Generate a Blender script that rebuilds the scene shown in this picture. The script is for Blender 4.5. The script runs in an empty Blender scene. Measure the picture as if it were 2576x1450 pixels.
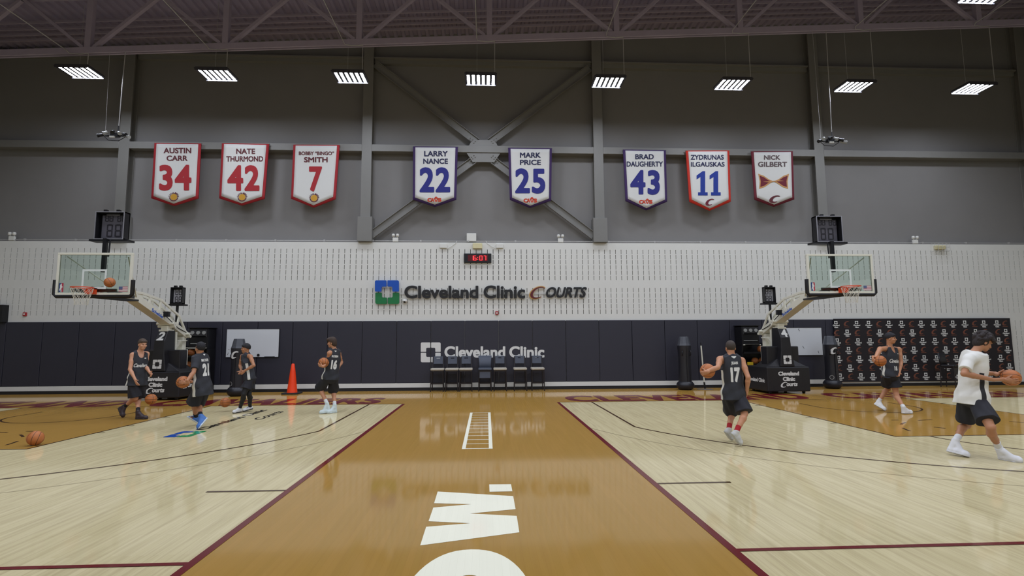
import bpy, bmesh, math, random
import numpy as np
from mathutils import Vector, Matrix
from mathutils.bvhtree import BVHTree
random.seed(7)
C = bpy.context.scene.collection
SC = bpy.context.scene
R3 = math.radians

# ------------------------------------------------------------------ camera
CAM = np.array([2.27708807, -14.99452817, 1.69728338])
CR = np.array([0.99883808, -0.04789107, -0.00537961])
CU = np.array([5.32679026e-04, -1.00649884e-01, 9.94921764e-01])
CF = np.array([0.04818932, 0.99376861, 0.10050743])
FPX = 1334.9126
cam_d = bpy.data.cameras.new('camera'); cam = bpy.data.objects.new('camera', cam_d); C.objects.link(cam)
cam_d.sensor_fit = 'HORIZONTAL'; cam_d.sensor_width = 36; cam_d.lens = FPX*36/2576
cam_d.clip_start = 0.05; cam_d.clip_end = 200
M = Matrix(((CR[0], CU[0], -CF[0], CAM[0]), (CR[1], CU[1], -CF[1], CAM[1]), (CR[2], CU[2], -CF[2], CAM[2]), (0, 0, 0, 1)))
cam.matrix_world = M
SC.camera = cam
# ------------------------------------------------------------------ world, exposure
w = bpy.data.worlds.new('world'); SC.world = w; w.use_nodes = True
w.node_tree.nodes['Background'].inputs[0].default_value = (.02, .02, .02, 1)
w.node_tree.nodes['Background'].inputs[1].default_value = .2
SC.view_settings.view_transform = 'Standard'; SC.view_settings.look = 'None'
SC.view_settings.exposure = 0.66; SC.view_settings.gamma = 1.0
try: SC.view_settings.use_curve_mapping = False
except Exception: pass
SC.cycles.use_denoising = True
SC.cycles.max_bounces = 8; SC.cycles.diffuse_bounces = 5; SC.cycles.glossy_bounces = 4
SC.cycles.transmission_bounces = 6; SC.cycles.transparent_max_bounces = 8
SC.cycles.sample_clamp_indirect = 6
LAMP_L = 62.0            # radiance of the light bars (the hall's only light)

# ------------------------------------------------------------------ helpers
def at(px, py, X=None, Y=None, Z=None):
    """point where the sight line of a photo pixel meets a plane of the hall"""
    d = CF + CR*(px-1288)/FPX - CU*(py-725)/FPX
    i, v = (0, X) if X is not None else (1, Y) if Y is not None else (2, Z)
    return CAM + (v-CAM[i])/d[i]*d
def ray(px, py):
    d = CF + CR*(px-1288)/FPX - CU*(py-725)/FPX
    return d/np.linalg.norm(d)
def lin(h):
    h = h.lstrip('#'); o = []
    for i in (0, 2, 4):
        c = int(h[i:i+2], 16)/255
        o.append(c/12.92 if c <= .04045 else ((c+.055)/1.055)**2.4)
    return (*o, 1)
MATS = {}
def mat(name, col, rough=.6, metal=0, var=.06, scale=8., bump=0, spec=.5, bscale=None, coat=0, stretch=None):
    if name in MATS: return MATS[name]
    m = bpy.data.materials.new(name); m.use_nodes = True; nt = m.node_tree; N = nt.nodes; L = nt.links
    b = N['Principled BSDF']; c = lin(col) if isinstance(col, str) else col
    b.inputs['Roughness'].default_value = rough; b.inputs['Metallic'].default_value = metal
    b.inputs['Specular IOR Level'].default_value = spec
    b.inputs['Coat Weight'].default_value = coat
    tc = N.new('ShaderNodeTexCoord'); src = tc.outputs['Object']
    if stretch:
        mp = N.new('ShaderNodeMapping'); mp.inputs['Scale'].default_value = stretch
        L.new(src, mp.inputs['Vector']); src = mp.outputs['Vector']
    no = N.new('ShaderNodeTexNoise'); no.inputs['Scale'].default_value = scale; no.inputs['Detail'].default_value = 4
    L.new(src, no.inputs['Vector'])
    mx = N.new('ShaderNodeMix'); mx.data_type = 'RGBA'
    mx.inputs[6].default_value = tuple(max(0, v*(1-var)) for v in c[:3])+(1,)
    mx.inputs[7].default_value = tuple(min(1, v*(1+var)) for v in c[:3])+(1,)
    L.new(no.outputs['Fac'], mx.inputs[0]); L.new(mx.outputs[2], b.inputs['Base Color'])
    if bump:
        n2 = N.new('ShaderNodeTexNoise'); n2.inputs['Scale'].default_value = bscale or scale*4; n2.inputs['Detail'].default_value = 3
        L.new(src, n2.inputs['Vector'])
        bp = N.new('ShaderNodeBump'); bp.inputs['Strength'].default_value = bump; bp.inputs['Distance'].default_value = .01
        L.new(n2.outputs['Fac'], bp.inputs['Height']); L.new(bp.outputs['Normal'], b.inputs['Normal'])
    MATS[name] = m; return m
def emit(name, col, s):
    if name in MATS: return MATS[name]
    m = bpy.data.materials.new(name); m.use_nodes = True; b = m.node_tree.nodes['Principled BSDF']
    b.inputs['Base Color'].default_value = (0, 0, 0, 1)
    b.inputs['Emission Color'].default_value = lin(col); b.inputs['Emission Strength'].default_value = s
    MATS[name] = m; return m

class MB:
    """collects shapes into one mesh"""
    def __init__(s): s.v = []; s.f = []; s.mi = []; s.cur = 0
    def add(s, vs, fs):
        n = len(s.v); s.v += [tuple(map(float, p)) for p in vs]
        for f in fs: s.f.append([n+i for i in f]); s.mi.append(s.cur)
        return s
    def box(s, lo, hi, rot=None, piv=None):
        (x0, y0, z0), (x1, y1, z1) = lo, hi
        vs = [(x0,y0,z0),(x1,y0,z0),(x1,y1,z0),(x0,y1,z0),(x0,y0,z1),(x1,y0,z1),(x1,y1,z1),(x0,y1,z1)]
        if rot is not None:
            p = Vector(piv if piv is not None else ((x0+x1)/2, (y0+y1)/2, (z0+z1)/2))
            vs = [tuple(p+rot@(Vector(q)-p)) for q in vs]
        return s.add(vs, [(0,3,2,1),(4,5,6,7),(0,1,5,4),(1,2,6,5),(2,3,7,6),(3,0,4,7)])
    def cbox(s, c, d, rot=None):
        return s.box([c[i]-d[i]/2 for i in range(3)], [c[i]+d[i]/2 for i in range(3)], rot)
    def tube(s, pts, r, n=10, cap=True, closed=False):
        pts = [Vector(p) for p in pts]; k = len(pts); rs = r if isinstance(r, (list, tuple)) else [r]*k
        rings = []; up = None
        for i, p in enumerate(pts):
            a = pts[(i-1) % k] if (closed or i > 0) else p; b = pts[(i+1) % k] if (closed or i < k-1) else p
            t = (b-a).normalized()
            if up is None: up = Vector((0,0,1)) if abs(t.z) < .9 else Vector((1,0,0))
            x = t.cross(up).normalized(); y = x.cross(t).normalized(); up = y
            rings.append([p+(x*math.cos(2*math.pi*j/n)+y*math.sin(2*math.pi*j/n))*rs[i] for j in range(n)])
        vs = [q for rg in rings for q in rg]; fs = []
        for i in range(k if closed else k-1):
            i2 = (i+1) % k
            for j in range(n): fs.append((i*n+j, i*n+(j+1) % n, i2*n+(j+1) % n, i2*n+j))
        if cap and not closed:
            fs.append(tuple(range(n-1, -1, -1))); fs.append(tuple((k-1)*n+j for j in range(n)))
        return s.add(vs, fs)
    def bar(s, a, b, w, h, upv=(0,0,1)):
        """rectangular bar from a to b, w across, h along upv"""
        a = Vector(a); b = Vector(b); t = (b-a).normalized(); u = Vector(upv)
        x = t.cross(u).normalized(); y = x.cross(t).normalized(); vs = []
        for p in (a, b):
            for sx, sy in ((-1,-1),(1,-1),(1,1),(-1,1)): vs.append(p+x*sx*w/2+y*sy*h/2)
        return s.add(vs, [(0,1,2,3),(7,6,5,4),(0,4,5,1),(1,5,6,2),(2,6,7,3),(3,7,4,0)])
    def lathe(s, prof, c=(0,0,0), n=32, closed=True):
        vs = []; fs = []; k = len(prof)
        for r, z in prof:
            for j in range(n): vs.append((c[0]+r*math.cos(2*math.pi*j/n), c[1]+r*math.sin(2*math.pi*j/n), c[2]+z))
        for i in range(k-1):
            for j in range(n): fs.append((i*n+j, i*n+(j+1) % n, (i+1)*n+(j+1) % n, (i+1)*n+j))
        if closed: fs.append(tuple(range(n-1,-1,-1))); fs.append(tuple((k-1)*n+j for j in range(n)))
        return s.add(vs, fs)
    def ball(s, c, r, n=16, m=10):
        r = (r, r, r) if not isinstance(r, (tuple, list)) else r
        vs = [(c[0], c[1], c[2]-r[2])]; fs = []
        for i in range(1, m):
            a = math.pi*i/m
            for j in range(n):
                b = 2*math.pi*j/n
                vs.append((c[0]+r[0]*math.sin(a)*math.cos(b), c[1]+r[1]*math.sin(a)*math.sin(b), c[2]-r[2]*math.cos(a)))
        vs.append((c[0], c[1], c[2]+r[2])); last = len(vs)-1
        for j in range(n):
            fs.append((0, 1+(j+1) % n, 1+j)); fs.append((last, 1+(m-2)*n+j, 1+(m-2)*n+(j+1) % n))
            for i in range(m-2): fs.append((1+i*n+j, 1+i*n+(j+1) % n, 1+(i+1)*n+(j+1) % n, 1+(i+1)*n+j))
        return s.add(vs, fs)
    def prism(s, poly, fn, d):
        """flat polygon (u,v) given depth d through fn(u,v,t)"""
        n = len(poly); vs = [fn(u, v, 0) for u, v in poly]+[fn(u, v, d) for u, v in poly]
        fs = [tuple(range(n)), tuple(range(2*n-1, n-1, -1))]+[(i, n+i, n+(i+1) % n, (i+1) % n) for i in range(n)]
        return s.add(vs, fs)
    def build(s, name, m, parent=None, smooth=False, bevel=0, off=None, seg=2, fix=True, weld=False):
        o0 = Vector((0,0,0)) if off is None else Vector(off)
        if off is None and parent is not None: o0 = root_loc(parent)
        me = bpy.data.meshes.new(name); me.from_pydata([tuple(Vector(p)-o0) for p in s.v], [], s.f)
        ms = m if isinstance(m, (list, tuple)) else [m]
        for q in ms: me.materials.append(q)
        if len(ms) > 1: me.polygons.foreach_set('material_index', s.mi)
        if fix:
            bm = bmesh.new(); bm.from_mesh(me)
            if weld: bmesh.ops.remove_doubles(bm, verts=bm.verts, dist=1e-5)
            bmesh.ops.recalc_face_normals(bm, faces=bm.faces); bm.to_mesh(me); bm.free()
        if smooth: me.polygons.foreach_set('use_smooth', [True]*len(me.polygons))
        o = bpy.data.objects.new(name, me); C.objects.link(o)
        if parent is not None: o.parent = parent
        elif off is not None: o.location = o0
        if bevel:
            b = o.modifiers.new('bevel', 'BEVEL'); b.width = bevel; b.segments = seg; b.limit_method = 'ANGLE'
        if smooth == 'auto':
            me.set_sharp_from_angle(angle=R3(40))
        return o
def root_loc(o):
    while o.parent: o = o.parent
    return Vector(o.location)
def tag(o, label=None, cat=None, group=None, kind=None):
    if label: o['label'] = label
    if cat: o['category'] = cat
    if group: o['group'] = group
    if kind: o['kind'] = kind
    return o
def thing(name, loc, label, cat, group=None):
    o = bpy.data.objects.new(name, None); C.objects.link(o); o.location = loc; o.empty_display_size = .2
    return tag(o, label, cat, group)
def dup(root, loc, label=None, rotz=None, only=None):
    r = root.copy(); C.objects.link(r); r.location = loc
    if rotz is not None: r.rotation_euler = (0, 0, rotz)
    if label: r['label'] = label
    for ch in (only or list(root.children)):
        c = ch.copy(); C.objects.link(c); c.parent = r
        for g in list(ch.children):
            d = g.copy(); C.objects.link(d); d.parent = c
    return r
# ---- lettering
def embolden(v, f, off, c):
    """heavier strokes: distance to the outlines on a grid, contoured at -off"""
    cnt = {}
    for q in f:
        for a, b in zip(q, q[1:]+q[:1]): k = (min(a, b), max(a, b)); cnt[k] = cnt.get(k, 0)+1
    E = np.array([k for k, n in cnt.items() if n == 1]); A_, B_ = v[E[:, 0]], v[E[:, 1]]
    lo = v.min(0)-off-2*c; n = np.ceil((v.max(0)+off+2*c-lo)/c).astype(int)+1
    gx, gy = lo[0]+c*np.arange(n[0]), lo[1]+c*np.arange(n[1]); S = np.empty(tuple(n)); ba = B_-A_; l2 = np.maximum((ba**2).sum(1), 1e-12)
    for i, x in enumerate(gx):
        m = (np.minimum(A_[:, 0], B_[:, 0]) < x+.35) & (np.maximum(A_[:, 0], B_[:, 0]) > x-.35)
        if not m.any(): S[i] = .3; continue
        p = np.stack([np.full(n[1], x), gy], 1)[:, None]; q = p-A_[m]; t = np.clip((q*ba[m]).sum(2)/l2[m], 0, 1); d = ((q-t[..., None]*ba[m])**4).sum(2).min(1)**.25
        x0, x1 = A_[:, 0], B_[:, 0]; cr = ((x0 > x) != (x1 > x)); yc = A_[cr, 1]+(x-x0[cr])/(x1[cr]-x0[cr])*(B_[cr, 1]-A_[cr, 1])
        ins = (yc[None, :] > gy[:, None]).sum(1) % 2 == 1; S[i] = np.where(ins, -d, d)
    S -= off; S[np.abs(S) < 1e-7] = 1e-7; V = []; F = []; idx = {}
    def vid(k, p):
        if k not in idx: idx[k] = len(V); V.append(p)
        return idx[k]
    G = lambda i, j: vid((i, j), (gx[i], gy[j]))
    def cut(a, b):
        k = (a, b) if a < b else (b, a); t = S[k[0]]/(S[k[0]]-S[k[1]]); return vid(k, (gx[k[0][0]]+t*(gx[k[1][0]]-gx[k[0][0]]), gy[k[0][1]]+t*(gy[k[1][1]]-gy[k[0][1]])))
    I = S < 0; full = I[:-1, :-1] & I[1:, :-1] & I[1:, 1:] & I[:-1, 1:]; anyi = I[:-1, :-1] | I[1:, :-1] | I[1:, 1:] | I[:-1, 1:]
    for i, j in np.argwhere(anyi & ~full):
        cs = [(i, j), (i+1, j), (i+1, j+1), (i, j+1)]; cs = [(int(a), int(b)) for a, b in cs]; poly = []
        for a, b in zip(cs, cs[1:]+cs[:1]):
            if I[a]: poly.append(G(*a))
            if I[a] != I[b]: poly.append(cut(a, b))
        if len(poly) > 2: F.append(tuple(poly))
    for j in range(n[1]-1):
        i = 0
        while i < n[0]-1:
            if full[i, j]:
                k = i
                while k < n[0]-1 and full[k, j]: k += 1
                F.append((G(i, j), G(k, j), G(k, j+1), G(i, j+1))); i = k
            else: i += 1
    return np.array(V), F
_txt = {}
def glyphs(body, off=.02, shear=0, space=1.0, line=1.0, res=5):
    """flat lettering as verts (u,v) and faces, unit box 0..1"""
    key = (body, off, shear, space, line)
    if key in _txt: return _txt[key]
    cu = bpy.data.curves.new('t', 'FONT'); cu.body = body; cu.size = 1; cu.offset = 0; cu.shear = shear
    cu.space_character = space; cu.space_line = line; cu.align_x = 'CENTER'; cu.resolution_u = res; cu.fill_mode = 'FRONT'
    ob = bpy.data.objects.new('t', cu); C.objects.link(ob)
    dg = bpy.context.evaluated_depsgraph_get(); dg.update()
    me = bpy.data.meshes.new_from_object(ob.evaluated_get(dg))
    v = np.array([p.co[:2] for p in me.vertices]); f = [tuple(p.vertices) for p in me.polygons]
    C.objects.unlink(ob); bpy.data.objects.remove(ob); bpy.data.curves.remove(cu); bpy.data.meshes.remove(me)
    if off > 0: v, f = embolden(v, f, off, .022 if res > 2 else .04)
    lo = v.min(0); hi = v.max(0); asp = (hi[0]-lo[0])/(hi[1]-lo[1]); v = (v-lo)/(hi-lo)
    _txt[key] = (v, f, asp); return _txt[key]
def lettering(mb, body, fn, **k):
    """place lettering: fn maps unit box (u,v) to a point"""
    v, f, a = glyphs(body, **k)
    return mb.add([fn(u, t) for u, t in v], f)
def quadmap(bl, br, tl, tr):
    bl, br, tl, tr = map(np.array, (bl, br, tl, tr))
    return lambda u, v: tuple((bl*(1-u)+br*u)*(1-v)+(tl*(1-u)+tr*u)*v)
def pxbox(x0, y0, x1, y1, Y):
    """unit-box map onto the plane Y=const covering a photo rectangle"""
    a = at(x0, y1, Y=Y); b = at(x1, y1, Y=Y); c = at(x0, y0, Y=Y); d = at(x1, y0, Y=Y)
    return quadmap(a, b, c, d)
def solidify(o, t):
    m = o.modifiers.new('depth', 'SOLIDIFY'); m.thickness = t; m.offset = -1 if t > 0 else 1; return o
def rrect(x0, y0, x1, y1, r, n=5):
    p = []
    for cx, cy, a0 in ((x1-r, y0+r, -90), (x1-r, y1-r, 0), (x0+r, y1-r, 90), (x0+r, y0+r, 180)):
        for i in range(n+1):
            a = R3(a0+90*i/n); p.append((cx+r*math.cos(a), cy+r*math.sin(a)))
    return p
def tile(ix, iy):
    """one of the four corner tiles of the clinic emblem in the unit box (ix,iy = 0/1)"""
    g = .022; w = .5-g; c = .27; r = .07
    P = [(0, 0)]
    pts = []
    def arc(cx, cy, rr, a0, a1, n=4):
        for i in range(n+1):
            a = R3(a0+(a1-a0)*i/n); pts.append((cx+rr*math.cos(a), cy+rr*math.sin(a)))
    arc(r, r, r, 180, 270); arc(w-.03, .03, .03, -90, 0); pts.append((w, c-.02)); pts.append((w-.02, c))
    arc(c+.06, c+.06, .06, 270, 180); pts.append((c, w-.02)); pts.append((c-.02, w)); arc(.03, w-.03, .03, 90, 180)
    return [(1-x if ix else x, 1-y if iy else y) for x, y in pts]
def emblem(mb, fn, d=0):
    for ix in (0, 1):
        for iy in (0, 1):
            p = tile(ix, iy); mb.add([fn(u, v) for u, v in p], [tuple(range(len(p)))])
    return mb
# ------------------------------------------------------------------ materials of the hall
def floor_mat(name, ca, cb, cc, rough=.1, grain=1.0):
    m = bpy.data.materials.new(name); m.use_nodes = True; nt = m.node_tree; N = nt.nodes; L = nt.links; N.remove(N['Principled BSDF'])
    b = N.new('ShaderNodeBsdfDiffuse'); g = N.new('ShaderNodeBsdfGlossy'); fr = N.new('ShaderNodeFresnel'); fr.inputs[0].default_value = 1.38; add = N.new('ShaderNodeAddShader')
    tc = N.new('ShaderNodeTexCoord')
    def noise(sc, scale, det=4):
        mp = N.new('ShaderNodeMapping'); mp.inputs['Scale'].default_value = sc; L.new(tc.outputs['Object'], mp.inputs['Vector'])
        n = N.new('ShaderNodeTexNoise'); n.inputs['Scale'].default_value = scale; n.inputs['Detail'].default_value = det
        L.new(mp.outputs['Vector'], n.inputs['Vector']); return n.outputs['Fac']
    # maple strips: bricks laid along the court
    mp = N.new('ShaderNodeMapping'); mp.inputs['Rotation'].default_value = (0, 0, math.pi/2); L.new(tc.outputs['Object'], mp.inputs['Vector'])
    br = N.new('ShaderNodeTexBrick'); br.inputs['Scale'].default_value = 1; br.inputs['Brick Width'].default_value = 1.3
    br.inputs['Row Height'].default_value = .057; br.inputs['Mortar Size'].default_value = .0006; br.offset = .37
    br.inputs['Color1'].default_value = lin(ca); br.inputs['Color2'].default_value = lin(cb); br.inputs['Mortar'].default_value = lin(cc)
    L.new(mp.outputs['Vector'], br.inputs['Vector'])
    r = N.new('ShaderNodeMapRange'); r.inputs[1].default_value = .45; r.inputs[2].default_value = .72
    L.new(noise((22, .9, 1), 1.0), r.inputs[0])
    mu = N.new('ShaderNodeMath'); mu.operation = 'MULTIPLY'; mu.inputs[1].default_value = .55*grain; L.new(r.outputs[0], mu.inputs[0])
    mx = N.new('ShaderNodeMix'); mx.data_type = 'RGBA'; L.new(mu.outputs[0], mx.inputs[0]); L.new(br.outputs['Color'], mx.inputs[6]); mx.inputs[7].default_value = lin(cc)
    L.new(mx.outputs[2], b.inputs['Color']); fm = N.new('ShaderNodeMath'); fm.operation = 'MULTIPLY'; fm.inputs[1].default_value = .85; L.new(fr.outputs[0], fm.inputs[0]); L.new(fm.outputs[0], g.inputs['Color'])
    L.new(b.outputs[0], add.inputs[0]); L.new(g.outputs[0], add.inputs[1]); L.new(add.outputs[0], N['Material Output'].inputs[0])
    r2 = N.new('ShaderNodeMapRange'); r2.inputs[3].default_value = rough*.8; r2.inputs[4].default_value = rough*1.3; L.new(noise((.8, .8, 1), 1), r2.inputs[0]); L.new(r2.outputs[0], g.inputs['Roughness'])
    bp = N.new('ShaderNodeBump'); bp.inputs['Strength'].default_value = .35; bp.inputs['Distance'].default_value = .001
    L.new(noise((9, .7, 1), 1.0, 2), bp.inputs['Height']); L.new(bp.outputs['Normal'], g.inputs['Normal'])
    MATS[name] = m; return m
maple = floor_mat('maple', '#b8ac87', '#b1a57f', '#948663', .08)
tan = floor_mat('tan_stain', '#957236', '#917034', '#85652e', .07, .5)
maroon = floor_mat('maroon_paint', '#5a1218', '#571118', '#4e0f14', .12, .3)
linebrown = floor_mat('dark_line_paint', '#3a2410', '#38230f', '#33200e', .12, .3)
whitepaint = floor_mat('white_floor_paint', '#dcdac6', '#dad8c4', '#cfcdb8', .10, .25)
floorblue = floor_mat('blue_floor_paint', '#123f8c', '#123f8c', '#103878', .12, .2)
floorgreen = floor_mat('green_floor_paint', '#1c7a45', '#1c7a45', '#186a3c', .12, .2)
block = mat('painted_block', '#dcdcd6', .75, var=.035, scale=1.5, bump=.15, bscale=60)
slotfill_shade = mat('slot_filler_shade', '#3a3934', .95)  # black filler at the slot backs, shade of the recess put into its colour
upper = mat('charcoal_wall', '#7f7d7b', .8, var=.05, scale=1.2, bump=.1, bscale=40)
steel = mat('charcoal_steel', '#7c7b77', .55, var=.05, scale=3)
roofm = mat('dark_roof_steel', '#a59aac', .7, var=.08, scale=4)
deckm = mat('dark_roof_deck', '#9c93ac', .8, var=.1, scale=2)
padm = mat('navy_vinyl', '#2b2b37', .5, var=.06, scale=3, bump=.05, bscale=30)
blk = mat('black_rubber', '#17161a', .5)
bvinyl = mat('black_vinyl', '#1d1c20', .45, var=.1, scale=6, bump=.06, bscale=25)
blkm = mat('black_metal', '#151519', .4, metal=.2)
whm = mat('white_metal', '#e2e0d0', .4, var=.03)
whvinyl = mat('white_lettering', '#dededa', .5, var=.02)
whbright = mat('white_plastic', '#dcdcd6', .45, var=.02)
cream = mat('cream_plastic', '#d9d0a4', .45)
grayp = mat('grey_plastic', '#9a9b98', .5)
galv = mat('galvanised_tube', '#b9b8b6', .45, metal=.3)
orange_rim = mat('orange_rim', '#e04a1c', .4)
netm = mat('white_cord', '#dcd8c8', .8)
alu = mat('aluminium', '#b9b8c0', .35, metal=.7)
XL, XR, YB, YW = -18.0, 25.0, -24.0, 4.09
def roofz(X): return 10.55+(X+12.7)*.0553

# ------------------------------------------------------------------ floor and its painted markings
fl = MB().box((XL, YB, -.12), (XR, 4.35, 0)).build('floor', maple, fix=True); tag(fl, kind='structure', label='pale maple hardwood court floor, glossy')
fparent = fl
def paint(name, mb, m, lev, label=None, stack=False):
    z = {}                                   # every stroke a hair above the one before, so none coincide
    for k, q in enumerate(mb.f):
        for i in q: z.setdefault(i, k)
    st = 0 if not stack else (4e-5 if stack is True else 6e-6)
    mb.v = [(p[0], p[1], lev*.0016+st*z.get(i, 0)) for i, p in enumerate(mb.v)]
    o = mb.build(name, m, fl, fix=False)
    bm = bmesh.new(); bm.from_mesh(o.data)
    for f in bm.faces: f.normal_update()
    bmesh.ops.reverse_faces(bm, faces=[f for f in bm.faces if f.normal.z < 0]); bm.to_mesh(o.data); bm.free()
    if label: o['label'] = label
    return o
def strip(mb, a, b, wd):
    a = np.array(a[:2], float); b = np.array(b[:2], float); t = (b-a)/np.linalg.norm(b-a); n = np.array([-t[1], t[0]])*wd/2
    return mb.add([(*(a-n), 0), (*(b-n), 0), (*(b+n), 0), (*(a+n), 0)], [(0, 1, 2, 3)])
def rect(mb, x0, y0, x1, y1): return mb.add([(x0, y0, 0), (x1, y0, 0), (x1, y1, 0), (x0, y1, 0)], [(0, 1, 2, 3)])
def arcpts(cx, cy, r, a0, a1, n=40): return [(cx+r*math.cos(R3(a0+(a1-a0)*i/n)), cy+r*math.sin(R3(a0+(a1-a0)*i/n))) for i in range(n+1)]
def arcband(mb, cx, cy, r, wd, a0, a1, n=40):
    p = arcpts(cx, cy, r-wd/2, a0, a1, n); q = arcpts(cx, cy, r+wd/2, a0, a1, n)
    return mb.add([(*v, 0) for v in p+q], [(i, i+1, n+2+i, n+1+i) for i in range(n)])
SL, SR = 0.0, 4.277          # facing sidelines of the two courts
LC, RC = SL-7.62, SR+7.62    # court centre lines
paint('sideline_lane', rect(rect(MB(), SL, YB, SR, .0), XL, 0, XR, 4.3), tan, 1, 'tan stained lane and end strip between the courts')
for c in (LC, RC):
    paint('key', rect(MB(), c-2.44, -5.79, c+2.44, 0), tan, 1, 'tan stained free throw lane')
    k = MB()
    for x in (c-2.44, c+2.44): strip(k, (x, -5.79), (x, 0), .04)
    strip(k, (c-2.46, -5.79), (c+2.46, -5.79), .04)
    for x, d in ((c-2.44, -1), (c+2.44, 1)):
        for y in (-2.15, -3.4, -4.25, -1.2): strip(k, (x, y), (x+d*.16, y), .04)
    for x in (c-.92, c+.92): strip(k, (x, -3.96), (x+(.16 if x > c else -.16), -3.96), .05)
    for i in range(6):       # dashed half of the free throw circle
        arcband(k, c, -5.79, 1.83, .045, 12+28*i, 24+28*i, 4)
    arcband(k, c, -1.6, 1.22, .045, 180, 360)
    strip(k, (c-1.22, -1.6), (c-1.22, -.9), .045); strip(k, (c+1.22, -1.6), (c+1.22, -.9), .045)
    for s in (-1, 1):
        strip(k, (c+s*.95, -4.88), (c+s*.86, -5.05), .06); strip(k, (c+s*.95, -5.5), (c+s*.86, -5.3), .06)
    arcband(k, c, -5.79, 1.83, .045, 180, 360)
    paint('key_line', k, linebrown, 2, 'thin dark lane lines', stack='key')
    t = MB(); s = 1 if c < 0 else -1; off = 6.68
    ysp = -1.6-math.sqrt(7.24**2-off**2); a0 = math.degrees(math.acos(off/7.24))
    for sx in (-1, 1): strip(t, (c+sx*off, 0), (c+sx*off, ysp), .05)
    arcband(t, c, -1.6, 7.24, .05, 180+a0, 360-a0, 80)
    paint('three_point_line', t, linebrown, 2, 'thin dark three point line')
    arcband(t2 := MB(), c, -1.6, 8.1, .012, 200, 340, 80)
    paint('faint_arc', t2, mat('faint_line', '#aa9c78', .2), 2)
    h = MB(); e = SL if c < 0 else SR; d = -1 if c < 0 else 1
    strip(h, (e, -8.55), (e+d*.93, -8.55), .05); paint('hash_mark', h, linebrown, 2)
    m_ = MB(); strip(m_, (e-.06*d*0, YB), (e, 0), .075); strip(m_, (e, -10.59), (e+d*16, -10.59), .055)
    paint('boundary_line', m_, maroon, 3, 'maroon boundary line', stack=True)
    bl = MB(); strip(bl, (e, .0), (e+d*15.24, .0), .03); paint('baseline', bl, linebrown, 4)
# end-line lettering
tm = MB(); lettering(tm, 'CLEVELAND  CAVALIERS', quadmap((-14.95, .1), (-.75, .1), (-14.95, 1.72), (-.75, 1.72)), off=.045, space=1.05)
paint('baseline_lettering', tm, maroon, 2, 'maroon block lettering along the left end line')
tm = MB(); lettering(tm, 'CLEVELAND  CAVALIERS', quadmap((4.62, .1), (19.2, .1), (4.62, 1.72), (19.2, 1.72)), off=.045, space=1.05)
paint('baseline_lettering', tm, maroon, 2, 'maroon block lettering along the right end line')
# painted agility ladder in the lane
ld = MB()
for x in (1.915, 2.345): strip(ld, (x, -6.33), (x, -1.98), .06)
for i in range(12): strip(ld, (1.9, -6.30+i*.388), (2.36, -6.30+i*.388), .035)
paint('ladder_marking', ld, whitepaint, 2, 'white painted agility ladder in the tan lane', stack=True)
# big lane lettering: W, full stop, O
wl = MB(); W = [(1057, 1374), (1072, 1327), (1183, 1318), (1078, 1313), (1090, 1278.5), (1186, 1270), (1092, 1267.5), (1101, 1238), (1291, 1249.5), (1297, 1282.5), (1182, 1293.5), (1300, 1299.5), (1306.5, 1341)]
wl.add([tuple(at(*p, Z=0)) for p in W], [tuple(range(len(W)))])
dt = [(1230.7, 1220), (1285.5, 1219.5), (1289, 1237.5), (1231.5, 1238.5)]
wl.add([tuple(at(*p, Z=0)) for p in dt], [(0, 1, 2, 3)])
cy = -11.52; cx = 2.15; n = 56
def sup(rx, ry, e): return [(cx+rx*math.copysign(abs(math.cos(2*math.pi*i/n))**e, math.cos(2*math.pi*i/n)), cy+ry*math.copysign(abs(math.sin(2*math.pi*i/n))**e, math.sin(2*math.pi*i/n)), 0) for i in range(n)]
o_, i_ = sup(.46, 1.08, .9), sup(.19, .60, .95)
wl.add(o_+i_, [(i, (i+1) % n, n+(i+1) % n, n+i) for i in range(n)])
wobj = paint('lane_lettering', wl, whitepaint, 2, 'large white letters along the tan lane')
# emblem and lettering painted on the left court
em = MB(); fn = quadmap((-3.13, -4.85), (-3.13, -4.2), (-3.6, -4.85), (-3.6, -4.2))
for k_, mm in ((1, floorblue), (0, floorgreen)):
    e_ = MB()
    for iy in (0, 1):
        p = tile(iy, k_); e_.add([fn(u, v) for u, v in p], [tuple(range(len(p)))])
    paint('court_emblem', e_, mm, 2)
tm = MB(); lettering(tm, 'Cleveland Clinic', quadmap((-3.26, -4.05), (-3.26, -1.0), (-3.48, -4.05), (-3.48, -1.0)), off=.03)
lettering(tm, 'Courts', quadmap((-2.72, -2.7), (-2.72, -1.3), (-2.95, -2.7), (-2.95, -1.3)), off=.02, shear=.3)
paint('court_lettering', tm, mat('black_floor_paint', '#2a251e', .12), 2)

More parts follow.
